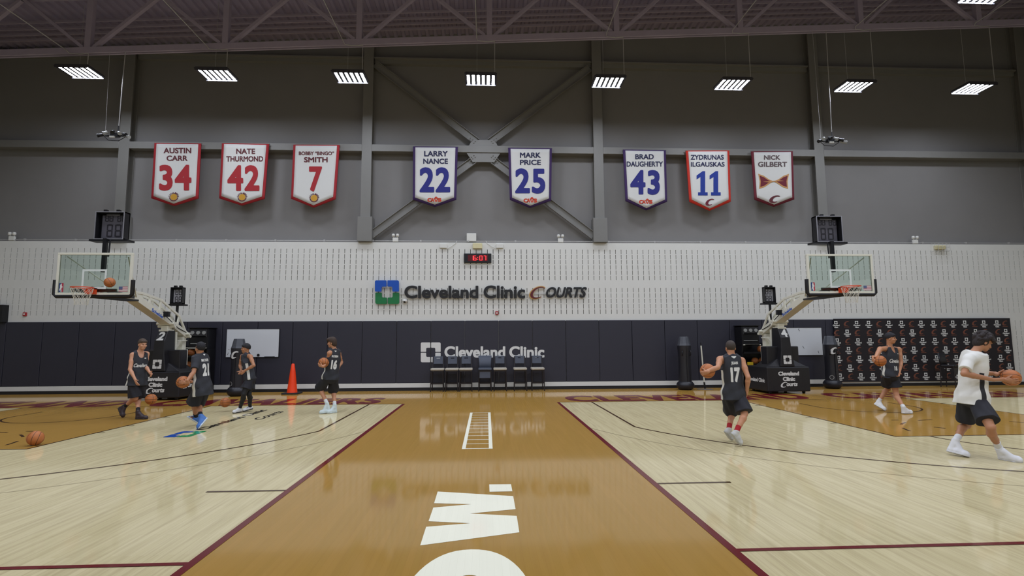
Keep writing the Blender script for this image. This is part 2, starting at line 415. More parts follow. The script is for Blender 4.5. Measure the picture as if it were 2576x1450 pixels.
# ------------------------------------------------------------------ slotted block wall with recessed slots
def block_wall():
    px_, sw, dp = .2047, .02, .06
    ztop, zup0, zlo0 = 5.29, 5.055, 3.635
    rows = [(zup0-.1935*(i+1)+.022, zup0-.1935*i-.012) for i in range(6)]+[(zlo0-.195*(i+1)+.022, zlo0-.195*i-.012) for i in range(5)]
    rows2 = [(2.4-.195*(i+1)+.022, 2.4-.195*i-.012) for i in range(11)]
    mb = MB(); xs = []
    x = XL+.05
    while x < XR-.1: xs.append(x); x += px_
    y0, y1 = YW, YW+dp
    def hole(x, z0, z1):
        a, b = x-sw/2, x+sw/2
        mb.cur = 0
        mb.add([(a,y0,z0),(a,y1,z0),(a,y1,z1),(a,y0,z1)], [(0,1,2,3)]); mb.add([(b,y0,z0),(b,y0,z1),(b,y1,z1),(b,y1,z0)], [(0,1,2,3)])
        mb.add([(a,y0,z1),(a,y1,z1),(b,y1,z1),(b,y0,z1)], [(0,1,2,3)]); mb.add([(a,y0,z0),(b,y0,z0),(b,y1,z0),(a,y1,z0)], [(0,1,2,3)])
        mb.cur = 1; mb.add([(a,y1,z0),(b,y1,z0),(b,y1,z1),(a,y1,z1)], [(0,1,2,3)]); mb.cur = 0
    def f(x0, x1, z0, z1): mb.add([(x0,y0,z0),(x1,y0,z0),(x1,y0,z1),(x0,y0,z1)], [(0,1,2,3)])
    for x0, x1, rr in ((XL, 21.85, rows), (21.85, XR, rows+rows2)):
        xx = [x for x in xs if x0+.05 < x < x1-.05]; zt = ztop
        for z0, z1 in rr:
            f(x0, x1, z1, zt); zt = z0; p = x0
            for x in xx: f(p, x-sw/2, z0, z1); p = x+sw/2; hole(x, z0, z1)
            f(p, x1, z0, z1)
        f(x0, x1, 0, zt)
    mb.add([(XL,y0,ztop),(XR,y0,ztop),(XR,YW+.3,ztop),(XL,YW+.3,ztop)], [(0,1,2,3)])
    o = mb.build('wall_back', [block, slotfill_shade], fix=False); return tag(o, kind='structure', label='white painted sound block wall with vertical slots')
block_wall()
tag(MB().box((XL, 4.33, 5.25), (XR, 4.6, 15)).build('wall_back_upper', upper), kind='structure', label='charcoal upper wall')
sidew = mat('side_block', '#c6c6bc', .8, var=.03, scale=1); sided = mat('side_dark', '#4c4a48', .85)
for nm, lo, hi in (('wall_left', (XL-.2, YB, 0), (XL, 4.4, 5.3)), ('wall_right', (XR, YB, 0), (XR+.2, 4.4, 5.3)), ('wall_front', (XL, YB-.2, 0), (XR, YB, 5.3))):
    tag(MB().box(lo, hi).build(nm, sidew), kind='structure')
    tag(MB().box((lo[0], lo[1], 5.3), (hi[0], hi[1], 15)).build(nm+'_upper', sided), kind='structure')
# baseboard: black strip under the white block
tag(MB().box((XL, 4.0, 0), (XR, YW, .11)).build('baseboard_back', blk), kind='structure', label='black rubber baseboard')
tag(MB().box((XL, 4.015, .11), (21.85, YW+.01, .262)).build('trim_2', block), kind='structure', label='white board under the wall pads, set forward to brighten the strip')  # board added flush with the pads, lifting the strip out of their shade
# ------------------------------------------------------------------ upper wall steel
def ibeam_col(x, z0, z1, y=4.33, wd=.36, dp=.34):
    mb = MB(); mb.box((x-wd/2, y-dp, z0), (x+wd/2, y-dp+.03, z1)); mb.box((x-.02, y-dp+.03, z0), (x+.02, y-.02, z1)); mb.box((x-wd/2, y-.03, z0), (x+wd/2, y, z1)); return mb
for x in (-10.65, -2.08, 6.45, 14.93, 23.4, -17.6):
    mb = ibeam_col(x, 5.3, roofz(x)+1.7); mb.box((x-.26, 3.93, 5.3), (x+.26, 4.32, 6.2))
    tag(mb.build('steel_column', steel, bevel=.006), kind='structure', label='charcoal steel column with boxed foot')
cols = [-17.6, -10.65, -2.08, 6.45, 14.93, 23.4]
for i in range(5):
    a, b = cols[i]+.18, cols[i+1]-.18
    mb = MB().box((a, 3.98, 8.64), (b, 4.33, 8.9)); tag(mb.build('wall_girder', steel, bevel=.01), kind='structure', label='horizontal charcoal girder across the upper wall')
    mb = MB().box((a, 4.15, 12.1), (b, 4.33, 12.25)); mb.box((a, 4.05, 12.25), (b, 4.33, 12.3)); tag(mb.build('wall_girder', steel), kind='structure', label='slim upper girder near the roof')
def brace(p, q):
    mb = MB()
    a, b = Vector(p), Vector(q); t = (b-a).normalized(); nrm = Vector((0,-1,0)).cross(t)
    mb.bar(a, b, .02, .26, nrm)                     # web plate, seen face on
    for s in (-1, 1): mb.bar(a+nrm*s*.13+Vector((0,-.03,0)), b+nrm*s*.13+Vector((0,-.03,0)), .1, .02, nrm)
    return tag(mb.build('cross_brace', steel), kind='structure', label='diagonal channel brace of the wall bracing')
cx_, cz = 2.17, 8.77
for sx in (-1, 1):
    brace((cx_+sx*.25, 4.12, 9.08), (cx_+sx*4.05, 4.12, 12.05)); brace((cx_+sx*.25, 4.12, 8.46), (cx_+sx*4.05, 4.12, 5.55))
g = MB(); g.prism([(-.55, .1), (.55, .1), (.42, .36), (-.42, .36)], lambda u, v, t: (cx_+u, 4.02+t, cz+v), .02); g.prism([(-.62, -.14), (.62, -.14), (.4, -.48), (-.4, -.48)], lambda u, v, t: (cx_+u, 4.02+t, cz+v), .02)
for sx in (-1, 1):
    for sz in (-1, 1):
        for i in range(3):
            for j in range(2): g.ball((cx_+sx*(.3+i*.09+j*.05), 4.01, cz+sz*(.3+i*.06-j*.06)), .022, 6, 4)
tag(g.build('gusset_plate', steel), kind='structure', label='bolted gusset plate at the middle of the bracing')
# ------------------------------------------------------------------ roof: deck, purlins, truss
dm = MB(); n = int((XR-XL)/.3); prof = []
for i in range(n):
    x = XL+i*.3
    for dx, h in ((0, 0), (.1, 0), (.14, .07), (.26, .07)): prof.append((x+dx, roofz(x+dx)+2.05+h))
prof.append((XR, roofz(XR)+2.05))
k = len(prof); dm.add([(x, YB, z) for x, z in prof]+[(x, 4.4, z) for x, z in prof], [(i, i+1, k+i+1, k+i) for i in range(k-1)])
tag(dm.build('ceiling', deckm), kind='structure', label='dark corrugated steel roof deck')
for y in (3.5, 3.18, 2.86, 2.5, .2, -1.8, -3.8):
    tag(MB().bar((XL, y, roofz(XL)+1.86), (XR, y, roofz(XR)+1.86), .06, .07).build('roof_purlin', roofm), kind='structure', label='slim roof purlin under the deck')
tr = MB(); Yt = 1.36
tr.bar((XL, Yt-.06, roofz(XL)+.1), (XR, Yt-.06, roofz(XR)+.1), .05, .2); tr.bar((XL, Yt+.06, roofz(XL)+.1), (XR, Yt+.06, roofz(XR)+.1), .05, .2)
tr.bar((XL, Yt, roofz(XL)+1.95), (XR, Yt, roofz(XR)+1.95), .2, .18)
vx = [-14.3+4.17*i for i in range(10)]
for i, x in enumerate(vx):
    tr.bar((x, Yt, roofz(x)+.15), (x, Yt, roofz(x)+1.9), .16, .18, (1, 0, 0))
    if i < 9:
        mxx = x+2.085
        tr.bar((x+.15, Yt, roofz(x)+.2), (mxx-.05, Yt, roofz(mxx)+1.85), .1, .12, (0, 1, 0)); tr.bar((mxx+.05, Yt, roofz(mxx)+1.85), (x+4.02, Yt, roofz(x+4.1)+.2), .1, .12, (0, 1, 0))
tag(tr.build('roof_truss', roofm, bevel=.006), kind='structure', label='steel roof truss running across the hall')
# conduit along the top of the block wall
cm = MB(); cm.tube([(XL, 4.12, 5.345), (XR, 4.12, 5.345)], .016)
x = XL+.7
while x < XR: cm.cbox((x, 4.12, 5.35), (.06, .05, .06)); x += 1.72
tag(cm.build('trim_1', galv), kind='structure', label='thin conduit clipped along the top of the block wall')

# ------------------------------------------------------------------ lamps: a grid of high-bay fixtures, the hall's light
barm = emit('lamp_bar', '#e9f0ff', LAMP_L)
housing = mat('lamp_housing', '#3c3b40', .5)
def make_lamp(label, group=None):
    t = thing('high_bay_light', (0, 0, 0), label, 'ceiling lamp', group)
    h = MB(); h.box((-.49, -.345, .03), (.49, .345, .07)); h.box((-.49, -.36, -.05), (.49, -.345, .05)); h.box((-.49, .345, -.05), (.49, .36, .05))
    for i in range(7): h.box((-.485+i*.1617-.0375, -.345, .0), (-.485+i*.1617+.0375, .345, .04))
    h.build('housing', housing, t)
    for i in range(6):
        x = -.404+i*.1617; q = MB(); z = .004
        q.cur = 0; q.box((x-.042, -.335, z+.001), (x+.042, .335, .03)); q.cur = 1; q.add([(x-.042, -.335, z), (x-.042, .335, z), (x+.042, .335, z), (x+.042, -.335, z)], [(0, 1, 2, 3)]); q.build('light_bar', [housing, barm], t, fix=False)
    return t
lamp0 = None
ords = ['first', 'second', 'third', 'fourth', 'fifth', 'sixth', 'seventh', 'eighth']
for r in range(6):
    for i in range(8):
        x, y = -10.53+4.21*i, 1.6-4.82*r
        if r == 0: lab = f'{ords[i]} lit high-bay lamp from the left in the row along the back wall'
        elif r == 1 and i == 6: lab = 'lit lamp cut by the top edge near the right corner'
        else: lab = 'lit high-bay lamp of the rows nearer the camera'
        if lamp0 is None: lamp0 = make_lamp(lab); t = lamp0; lamp_parts = list(t.children); t.location = (x, y, 10.24)
        else: t = dup(lamp0, (x, y, 10.24), lab, only=lamp_parts)
        t['group'] = 'high-bay lamps along the back wall' if r == 0 else 'high-bay lamps of the nearer rows'
        if r > 0: continue
        zc = roofz(x)
        cb = MB(); xo = x+.45
        cb.tube([(xo, 1.3, 10.3), (xo, 1.3, zc+.02)], .012, 6); cb.tube([(xo, 1.3, zc+.02), (xo-.25, 1.28, zc-.02), (xo-.55, 1.26, zc-.0), (xo-.58, 1.2, zc+.05)], .012, 6)
        cb.build('hanger_rod', galv, t)
        cb = MB(); cb.tube([(x-.13, 1.75, 10.3), (x-.13, 1.75, zc+1.9)], .006, 5); cb.build('suspension_wire', galv, t)
        cb = MB(); cb.tube([(xo-.58, 1.2, zc+.05), (xo-.6, -8, zc+.06)], .015, 6); cb.build('feed_conduit', galv, t)
# ------------------------------------------------------------------ wall pads
YP = 4.03
pxs = [at(x, 885, Y=YP)[0] for x in (910, 995, 1085, 1172, 1256, 1340, 1424)]
pw = (pxs[-1]-pxs[0])/6; x = pxs[0]-pw*13; i = 0
while x < 21.7:
    x1 = min(x+pw, 21.84)
    if x1 > XL+.05:
        o = MB().box((max(x, XL+.01)+.006, YP, .27), (x1-.006, YW+.02, 2.45)).build('wall_pad', padm, bevel=.015)
        tag(o, 'tall plain navy vinyl wall pad in the row along the back wall', 'wall pad', 'wall pads along the back wall')
    x = x1
# printed emblem and lettering on the pads
t = thing('wall_decal', (3, YP-.004, 1.3), 'white emblem and lettering printed on the navy wall pads above the chairs', 'lettering')
emblem(MB(), pxbox(1058.5, 862, 1108.5, 912, YP-.004)).build('emblem', whvinyl, t)
for wd, bx in (('Cleveland', (1118, 871.5, 1271, 900.5)), ('Clinic', (1281, 871.5, 1369.5, 900.5))):
    lettering(MB(), wd, pxbox(*bx, YP-.004), off=.035).build('lettering', whvinyl, t)
# ------------------------------------------------------------------ raised wall sign
signblk = mat('black_sign_face', '#1a1a1c', .45); signblue = mat('blue_sign_face', '#0a4fb4', .4); signgreen = mat('green_sign_face', '#12753f', .4)
gold = mat('gold_edge', '#c79a52', .45); wine = mat('wine_face', '#5d1620', .45)
YS = 4.0
t = thing('wall_sign', (2.1, 4.05, 3.3), 'raised black lettering with a blue and green four-tile emblem on the white block wall', 'sign')
fn = pxbox(944, 706, 1004, 765, YS)
for ix in (0, 1):
    for iy in (0, 1):
        p = tile(ix, iy); m_ = MB().add([fn(u, v) for u, v in p], [tuple(range(len(p)))])
        solidify(m_.build('emblem_tile', signblue if iy else signgreen, t), .06)
def word(body, x0, y0, x1, y1, m, par, Y, d=.05, **k):
    """raised letters, each a mesh of its own, laid out as the whole word in the box"""
    v, f, a = glyphs(body, **k); fn = pxbox(x0, y0, x1, y1, Y)
    n = len(v); lab = list(range(n)); k = dict(k)
    def root(i):
        while lab[i] != i: lab[i] = lab[lab[i]]; i = lab[i]
        return i
    for q in f:
        for j in q[1:]: lab[root(j)] = root(q[0])
    comp = {}
    for q in f: comp.setdefault(root(q[0]), []).append(q)
    groups = []
    for c, fs in comp.items():
        ids = sorted({j for q in fs for j in q}); xs = v[ids, 0]; groups.append([xs.min(), xs.max(), fs])
    groups.sort(key=lambda g: g[0]); merged = []
    for g in groups:                                   # a dot stays with its stem
        for m2 in merged:
            if min(g[1], m2[1])-max(g[0], m2[0]) > .6*min(g[1]-g[0], m2[1]-m2[0]) : m2[2] += g[2]; m2[0] = min(m2[0], g[0]); m2[1] = max(m2[1], g[1]); break
        else: merged.append(g)
    for g in merged:
        ids = sorted({j for q in g[2] for j in q}); mp = {j: i for i, j in enumerate(ids)}
        o = MB().add([fn(*v[j]) for j in ids], [tuple(mp[j] for j in q) for q in g[2]]).build('letter', m, par)
        solidify(o, d)
word('Cleveland', 1017.2, 718.8, 1203.3, 751.3, signblk, t, YS, off=.03)
word('Clinic', 1216.5, 718.4, 1321.2, 751.3, signblk, t, YS, off=.03)
word('OURTS', 1373.6, 722.5, 1476.4, 749.4, signblk, t, YS, off=.03, shear=.28)
def swoosh_c(fn, wdt=1.0):
    """athletic slanted letter C as one outline in the unit box"""
    out = []; inn = []
    for i in range(29):
        a = R3(48+ (318-48)*i/28); th = (.5-abs(i/28-.5))*2
        r = 1; k_ = .30*(.35+.9*math.sin(math.pi*min(1, i/28*1.0))**.7)*wdt
        out.append((math.cos(a), math.sin(a))); inn.append((math.cos(a)*(1-k_)+.02, math.sin(a)*(1-k_*.8)))
    pts = out+inn[::-1]; pts = [(x*.36+.15*y, y) for x, y in pts]; xs_ = [p[0] for p in pts]; ys_ = [p[1] for p in pts]
    pts = [((x-min(xs_))/(max(xs_)-min(xs_)), (y-min(ys_))/(max(ys_)-min(ys_))) for x, y in pts]
    n = len(out); P = [fn(*p) for p in pts]
    return P, [(i, i+1, 2*n-2-i, 2*n-1-i) for i in range(n-1)]
P_, F_ = swoosh_c(pxbox(1331, 720, 1372.5, 753.5, YS+.01), 1.25); solidify(MB().add(P_, F_).build('initial_letter', gold, t), .04)
P_, F_ = swoosh_c(pxbox(1334, 722, 1371, 751.5, YS-.012), .85); solidify(MB().add(P_, F_).build('initial_letter_face', wine, t), .02)
MB().box((at(990, 741, Y=4.06)[0], 4.045, at(990, 741, Y=4.06)[2]-.008), (at(1475, 741, Y=4.06)[0], 4.06, at(990, 741, Y=4.06)[2]+.008)).build('mounting_rail', galv, t)
# ------------------------------------------------------------------ pennant banners
white_cloth = mat('white_banner_cloth', '#d6d6d2', .8, var=.02, scale=3, bump=.15, bscale=5)
bm_ = {k: mat('banner_'+k, c, .75, var=.04) for k, c in dict(wine='#5c2028', red='#a5222a', gold='#c8962f', navy='#23264a', blue='#24287c', purple='#3b2358', orange='#c8301e', bluep='#18348e', darkwine='#6b1a2a', orangeletter='#c23c20').items()}
YBN = 3.90
def pennant(name_lines, num, quad, tip, border, letterm, numm, label, mark=None, numbox=None):
    tl, tr, bl, br = quad
    c0 = at(*tl, Y=YBN); t = thing('pennant_banner', (at(*tip, Y=YBN)[0], YBN, at(*tip, Y=YBN)[2]), label, 'banner', 'pennant banners on the upper girder')
    P = [at(*q, Y=YBN) for q in (tl, tr, br, tip, bl)]
    cen = sum(P)/5
    def sheet(P, y, dy, N=14):
        # gently waving cloth between top edge and pointed hem
        tl_, tr_, br_, tp, bl_ = P; vs = []; fs = []
        for i in range(N+1):
            u = i/N; top = tl_*(1-u)+tr_*u
            low = bl_*(1-2*u)+tp*2*u if u <= .5 else tp*(2-2*u)+br_*(2*u-1)
            for j in range(N+1):
                v = j/N; q = top*(1-v)+low*v
                vs.append((q[0], y-.003*v*math.sin(u*7+cen[0]*3)*v+dy*v, q[2]))
        for i in range(N):
            for j in range(N): fs.append((i*(N+1)+j, (i+1)*(N+1)+j, (i+1)*(N+1)+j+1, i*(N+1)+j+1))
        return vs, fs
    vs, fs = sheet(P, YBN, 0); o = MB().add(vs, fs).build('border', border, t, smooth=True, fix=False); solidify(o, .04).modifiers[-1].offset = 0
    s = []
    for k_, q in enumerate(P):
        d = cen-q; s.append(q+np.array([np.sign(d[0])*.085 if k_ != 3 else 0, 0, -.04 if k_ < 2 else .075]))
    vs, fs = sheet(s, YBN-.03, 0); solidify(MB().add(vs, fs).build('cloth', white_cloth, t, smooth=True, fix=False), .01).modifiers[-1].offset = 0
    y = YBN-.043
    for body, bx in name_lines: lettering(MB(), body, pxbox(*bx, y), off=.028).build('name_lettering', letterm, t)
    if num == '11':
        nb = MB(); fn = pxbox(*numbox, y)
        for u0 in (0, .54): nb.add([fn(u0+a, b) for a, b in ((.06, 0), (.46, 0), (.46, .13), (.355, .13), (.355, 1), (.25, 1), (0, .82), (0, .66), (.16, .76), (.16, .13), (.06, .13))], [tuple(range(11))])
        nb.build('number', numm, t)
    elif num: lettering(MB(), num, pxbox(*numbox, y), off=.035, space=1.1).build('number', numm, t)
    mr = MB()
    mr.tube([(P[0][0]-.02, YBN+.01, P[0][2]), (P[1][0]+.02, YBN+.01, P[1][2])], .02, 8); mr.build('top_rod', steel, t)
    if mark: mark(t, y)
    return t
def badge(px, py):
    def f(t, y):
        c = at(px, py, Y=y); m_ = MB(); m_.add([(c[0]+.115*math.cos(a), y, c[2]+.115*math.sin(a)) for a in np.linspace(0, 2*math.pi, 25)[:-1]], [tuple(range(24))]); m_.build('badge', bm_['gold'], t)
        r = MB()
        for i, ch in enumerate('CAVALIERS'):
            a = R3(170-20*i); cx, cz = c[0]+.15*math.cos(a), c[2]+.15*math.sin(a); tx, tz = math.sin(a), -math.cos(a); ux, uz = math.cos(a), math.sin(a)
            lettering(r, ch, lambda u, v: (cx+tx*(u-.5)*.045+ux*(v-.5)*.06, y-.003, cz+tz*(u-.5)*.045+uz*(v-.5)*.06), off=.05)
        for i in range(24):
            a0, a1 = R3(185+170*i/24), R3(185+170*(i+1)/24)
            r.add([(c[0]+q*math.cos(a), y-.003, c[2]+q*math.sin(a)) for q, a in ((.125, a0), (.125, a1), (.155, a1), (.155, a0))], [(0, 1, 2, 3)])
        r.build('badge_lettering', bm_['wine'], t)
    return f
def cavs(x0, y0, x1, y1):
    def f(t, y):
        fn = pxbox(x0, y0+4, x1, y1, y); r = MB()
        for ch, a, b in (('C', 0, .3), ('A', .24, .5), ('S', .74, 1)): lettering(r, ch, lambda u, v: fn(a+(b-a)*u, v), off=.06)
        r.add([fn(*p) for p in ((.44, 1), (.54, 1), (.62, .25), (.70, 1), (.8, 1), (.66, 0), (.58, 0))], [(0, 1, 2, 6), (2, 3, 4, 5), (2, 5, 6)])
        cx, cz = .62, 1.08
        r.add([fn(cx+.1*math.cos(a), cz+.28*math.sin(a)) for a in np.linspace(0, 2*math.pi, 17)[:-1]], [tuple(range(16))]); r.build('team_lettering', bm_['orangeletter'], t)
    return f
def slantc(x0, y0, x1, y1, m2):
    def f(t, y):
        P_, F_ = swoosh_c(pxbox(x0-2, y0-1, x1+2, y1+1, y), 1.7); MB().add(P_, F_).build('initial_letter', m2, t)
    return f
def bow(t, y):
    fn = pxbox(1905.6, 437.3, 1986.8, 475.5, y)
    def wing(k_, dy):
        m2 = MB()
        for sgn in (0, 1):
            p = [(.5, .5), (.36, .62), (.2, .86), (.02, 1.0), (.07, .5), (.05, -.0), (.22, .12), (.38, .36)]
            c = np.array([.2, .5]); q = [tuple(c+(np.array(a)-c)*k_) for a in p]
            q = [(1-a, b) if sgn else (a, b) for a, b in q]
            fn2 = pxbox(1905.6, 437.3, 1986.8, 475.5, y-dy); m2.add([fn2(*a) for a in q], [tuple(range(8))])
        return m2
    wing(1, 0).build('bow_tie_edge', mat('tan_edge', '#c08f58', .7), t); wing(.74, .004).build('bow_tie', bm_['darkwine'], t)
    fn3 = pxbox(1905.6, 437.3, 1986.8, 475.5, y-.008); s = MB()
    s.add([fn3(*p) for p in ((.5, .53), (.17, .47), (.36, .43), (.5, .47))], [(0, 1, 2, 3)]); s.add([fn3(*p) for p in ((.5, .53), (.66, .57), (.83, .53), (.5, .47))], [(0, 1, 2, 3)]); s.build('bow_tie_fold', mat('tan_edge', '#c08f58'), t)
    slantc(1937, 492.7, 1961, 510, bm_['wine'])(t, y)
pennant([('AUSTIN', (411.5, 372, 481, 386)), ('CARR', (419, 391.5, 471.6, 405))], '34', ((389.3, 360), (506.3, 361.5), (381, 499.5), (499, 499.5)), (437.7, 518.6), bm_['red'], bm_['wine'], bm_['red'], 'white pennant with a large red 34 hanging leftmost on the upper girder', badge(437, 496), (400, 414.7, 481.5, 480))
pennant([('NATE', (594, 374, 641.6, 387.4)), ('THURMOND', (569, 393, 662, 406.6))], '42', ((558.8, 360.8), (677, 363), (551.8, 499.5), (665.8, 500.5)), (608.3, 517.6), bm_['red'], bm_['wine'], bm_['red'], 'white pennant with a large red 42 on the upper girder', badge(609, 496.4), (572, 415.7, 652.7, 480.7))
pennant([('BOBBY “BINGO”', (751.6, 381.4, 840.4, 390.5)), ('SMITH', (764.7, 395.5, 824.3, 408.6))], '7', ((738.5, 364.6), (854.5, 365.2), (732.4, 500.5), (844.5, 501.5)), (789, 522.7), bm_['red'], bm_['wine'], bm_['red'], 'white pennant with a single red 7 left of the wall column', badge(790, 498.5), (777.4, 419, 810, 482))
pennant([('LARRY', (1067, 380, 1126.4, 393.5)), ('NANCE', (1064.7, 399.2, 1126.8, 412.4))], '22', ((1039.4, 369), (1151.7, 370), (1038.6, 503), (1148, 503)), (1093.8, 520.8), bm_['purple'], bm_['navy'], bm_['blue'], 'white pennant with blue 22 left of the bracing gusset', cavs(1075, 494.4, 1110.4, 508), (1055.4, 421, 1132.6, 484.3))
pennant([('MARK', (1308, 383.9, 1360, 397)), ('PRICE', (1308, 402, 1360.8, 415.2))], '25', ((1278.5, 372.5), (1388, 373.6), (1282.4, 503), (1386.5, 505.3)), (1333.7, 523.6), bm_['purple'], bm_['navy'], bm_['blue'], 'white pennant with blue 25 right of the bracing gusset', cavs(1317, 495.7, 1351.2, 510), (1296, 423.8, 1371.7, 487.4))
pennant([('BRAD', (1598, 388, 1644.7, 401)), ('DAUGHERTY', (1576.3, 406.2, 1667.6, 419.6))], '43', ((1567, 377), (1674.5, 378.6), (1573.5, 506), (1678, 508)), (1625.7, 529.6), bm_['purple'], bm_['navy'], bm_['blue'], 'white pennant with blue 43 on the upper girder', cavs(1607.5, 499.4, 1641.5, 513), (1585.6, 428, 1660, 490.4))
pennant([('ZYDRUNAS', (1737.5, 389.8, 1820.8, 402)), ('ILGAUSKAS', (1738, 407.5, 1823, 419.6))], '11', ((1724.8, 379.6), (1834, 379.2), (1734, 508), (1838, 508)), (1785, 530.5), bm_['orange'], bm_['navy'], bm_['bluep'], 'white pennant with blue 11 and a bright red border', slantc(1776.6, 501.2, 1795, 517, bm_['darkwine']), (1752.4, 430.8, 1813, 492))
pennant([('NICK', (1922, 390.7, 1962.6, 402)), ('GILBERT', (1907, 407, 1980, 420))], None, ((1889.4, 381.4), (1993.7, 381), (1897.7, 502.5), (1997.4, 502.5)), (1947, 520.6), bm_['darkwine'], mat('grey_letter', '#5a4a4c', .7), None, 'white pennant with a wine-red bow tie, rightmost on the girder', bow)
# ------------------------------------------------------------------ small devices on the wall
def emergency(px, py, label):
    c = at(px, py, Y=4.12); t = thing('emergency_light', (c[0], 4.1, c[2]-.13), label, 'emergency light', 'twin-head emergency lights on the wall ledge')
    MB().box((c[0]-.1, 4.08, 5.31), (c[0]+.1, 4.16, 5.46)).build('case', whbright, t, bevel=.012)
    for s in (-1, 1):
        m_ = MB(); m_.tube([(c[0]+s*.06, 4.12, 5.46), (c[0]+s*.07, 4.1, 5.5)], .012, 6); m_.lathe([(.03, 0), (.055, .02), (.055, .09), (.04, .11)], (c[0]+s*.075, 4.1, 5.49), 14); m_.build('lamp_head', whbright, t, smooth=True)
for px, lab in ((31, 'white twin-head emergency light at the far left of the wall ledge'), (995, 'white twin-head emergency light on the ledge left of the red clock'), (1410, 'white twin-head emergency light on the ledge right of the red clock'), (2301, 'white twin-head emergency light on the ledge at the right')): emergency(px, 597, lab)
def pbox(name, px0, py0, px1, py1, y0, y1, m, label, cat, bevel=.012, group=None):
    a = at(px0, py1, Y=y0); b = at(px1, py0, Y=y0)
    o = MB().box((a[0], y0, a[2]), (b[0], y1, b[2])).build(name, m, None, bevel=bevel, off=((a[0]+b[0])/2, y1, a[2])); return tag(o, label, cat, group)
pbox('junction_box', 1174, 587, 1198, 607, 4.1, 4.33, whbright, 'grey-white square junction box on the ledge above the clock', 'box')
a = pbox('exit_beacon', 1189, 612, 1213, 625, 3.98, 4.09, cream, 'cream emergency beacon right above the red clock', 'emergency light')
for px, lab in ((1115, 'small white wireless box on the block wall left of the clock'), (1257, 'small white wireless box on the block wall right of the clock')):
    o = pbox('wireless_box', px-9, 613.5, px+9, 624, 4.02, 4.09, whbright, lab, 'box')
    s = 1 if px < 1200 else -1; p0 = at(px+s*6, 624, Y=4.06); p1 = at(px+s*35, 606, Y=4.1); p2 = at(px+s*18, 622, Y=4.06)
    tag(MB().tube([p0, p0+np.array([0.0, 0, -.04]), p2, (p1*.6+p2*.4)+np.array([s*.05, 0, 0]), p1], .008, 6).build('cable', whbright, o), 'thin white cable')
t = thing('caged_detector', at(2361, 625, Y=4.09), 'cream detector behind a wire guard at the right of the block wall', 'detector')
a = at(2361, 624, Y=4.09); MB().box((a[0]-.2, 3.98, a[2]-.07), (a[0]+.2, 4.09, a[2]+.08)).build('case', cream, t, bevel=.02)
g = MB()
for i in range(5): x = a[0]-.3+i*.15; g.tube([(x, 4.08, a[2]-.16), (x, 3.92, a[2]-.14), (x, 3.92, a[2]+.14), (x, 4.08, a[2]+.16)], .006, 5)
for z in (-.14, 0, .14): g.tube([(a[0]-.3, 3.92, a[2]+z), (a[0]+.3, 3.92, a[2]+z)], .006, 5)
g.build('wire_guard', galv, t)
def alarm(px, py, lab):
    a = at(px, py, Y=4.05); t = thing('fire_alarm', (a[0], 4.09, a[2]-.07), lab, 'alarm')
    MB().box((a[0]-.055, 4.03, a[2]-.065), (a[0]+.055, 4.09, a[2]+.065)).build('case', mat('alarm_red', '#a8232c', .4), t, bevel=.01); MB().box((a[0]-.022, 4.015, a[2]-.03), (a[0]+.022, 4.032, a[2]+.03)).build('strobe', whbright, t, bevel=.006)
alarm(1250, 788, 'small red fire alarm below the raised wall lettering'); alarm(62, 791, 'small red fire alarm at the left of the block wall')
a = at(1018, 759, Y=4.0); t = thing('security_camera', (a[0], 4.09, a[2]+.05), 'white dome camera below the green emblem tiles', 'camera')
MB().lathe([(.02, 0), (.085, .01), (.09, .05), (.06, .1)], (a[0], 4.02, a[2]-.02), 20).build('housing', whbright, t, smooth=True); MB().ball((a[0], 3.98, a[2]), .05, 14, 8).build('lens_dome', blkm, t, smooth=True)
pbox('wall_speaker', -30, 767, 8, 812, 3.85, 4.09, blkm, 'dark box speaker on the block wall at the left edge', 'speaker')
# clock
t = thing('wall_clock', at(1202, 661, Y=4.09), 'black digital clock with red digits on the white block wall', 'clock')
a = at(1167, 661, Y=4.0); b = at(1236, 638, Y=4.0); MB().box((a[0], 4.0, a[2]), (b[0], 4.09, b[2])).build('case', blkm, t, bevel=.01)
led = emit('red_digits', '#ff2a30', 2.2); ledbg = mat('red_window', '#5c0d14', .25)
for x0, x1 in ((1177, 1199.5), (1204, 1227)): MB().add([pxbox(x0, 642, x1, 657, 3.996)(*p) for p in ((0, 0), (1, 0), (1, 1), (0, 1))], [(0, 1, 2, 3)]).build('display_window', ledbg, t)
SEG = {'0': 'abcdef', '1': 'bc', '2': 'abged', '3': 'abgcd', '4': 'fgbc', '5': 'afgcd', '6': 'afgedc', '7': 'abc', '8': 'abcdefg', '9': 'abcdfg'}
def sevenseg(mb, d, fn, w_=.14):
    S = dict(a=((w_, 1-w_/2, 1-w_, 1)), d=((w_, 0, 1-w_, w_/2)), g=((w_, .5-w_/4, 1-w_, .5+w_/4)), f=((0, .52, w_, .97)), b=((1-w_, .52, 1, .97)), e=((0, .03, w_, .48)), c=((1-w_, .03, 1, .48)))
    for s in SEG[d]:
        x0, y0, x1, y1 = S[s]; mb.add([fn(x0, y0), fn(x1, y0), fn(x1, y1), fn(x0, y1)], [(0, 1, 2, 3)])
dg_ = MB()
for ch, x0 in (('1', 1183.5), ('6', 1191), ('0', 1206), ('7', 1215.5)): sevenseg(dg_, ch, pxbox(x0, 643.5, x0+7.5, 655.5, 3.99), .2)
for y in (647, 652): dg_.add([pxbox(1200.8, y, 1202.6, y+1.6, 3.99)(*p) for p in ((0, 0), (1, 0), (1, 1), (0, 1))], [(0, 1, 2, 3)])
dg_.build('digits', led, t)
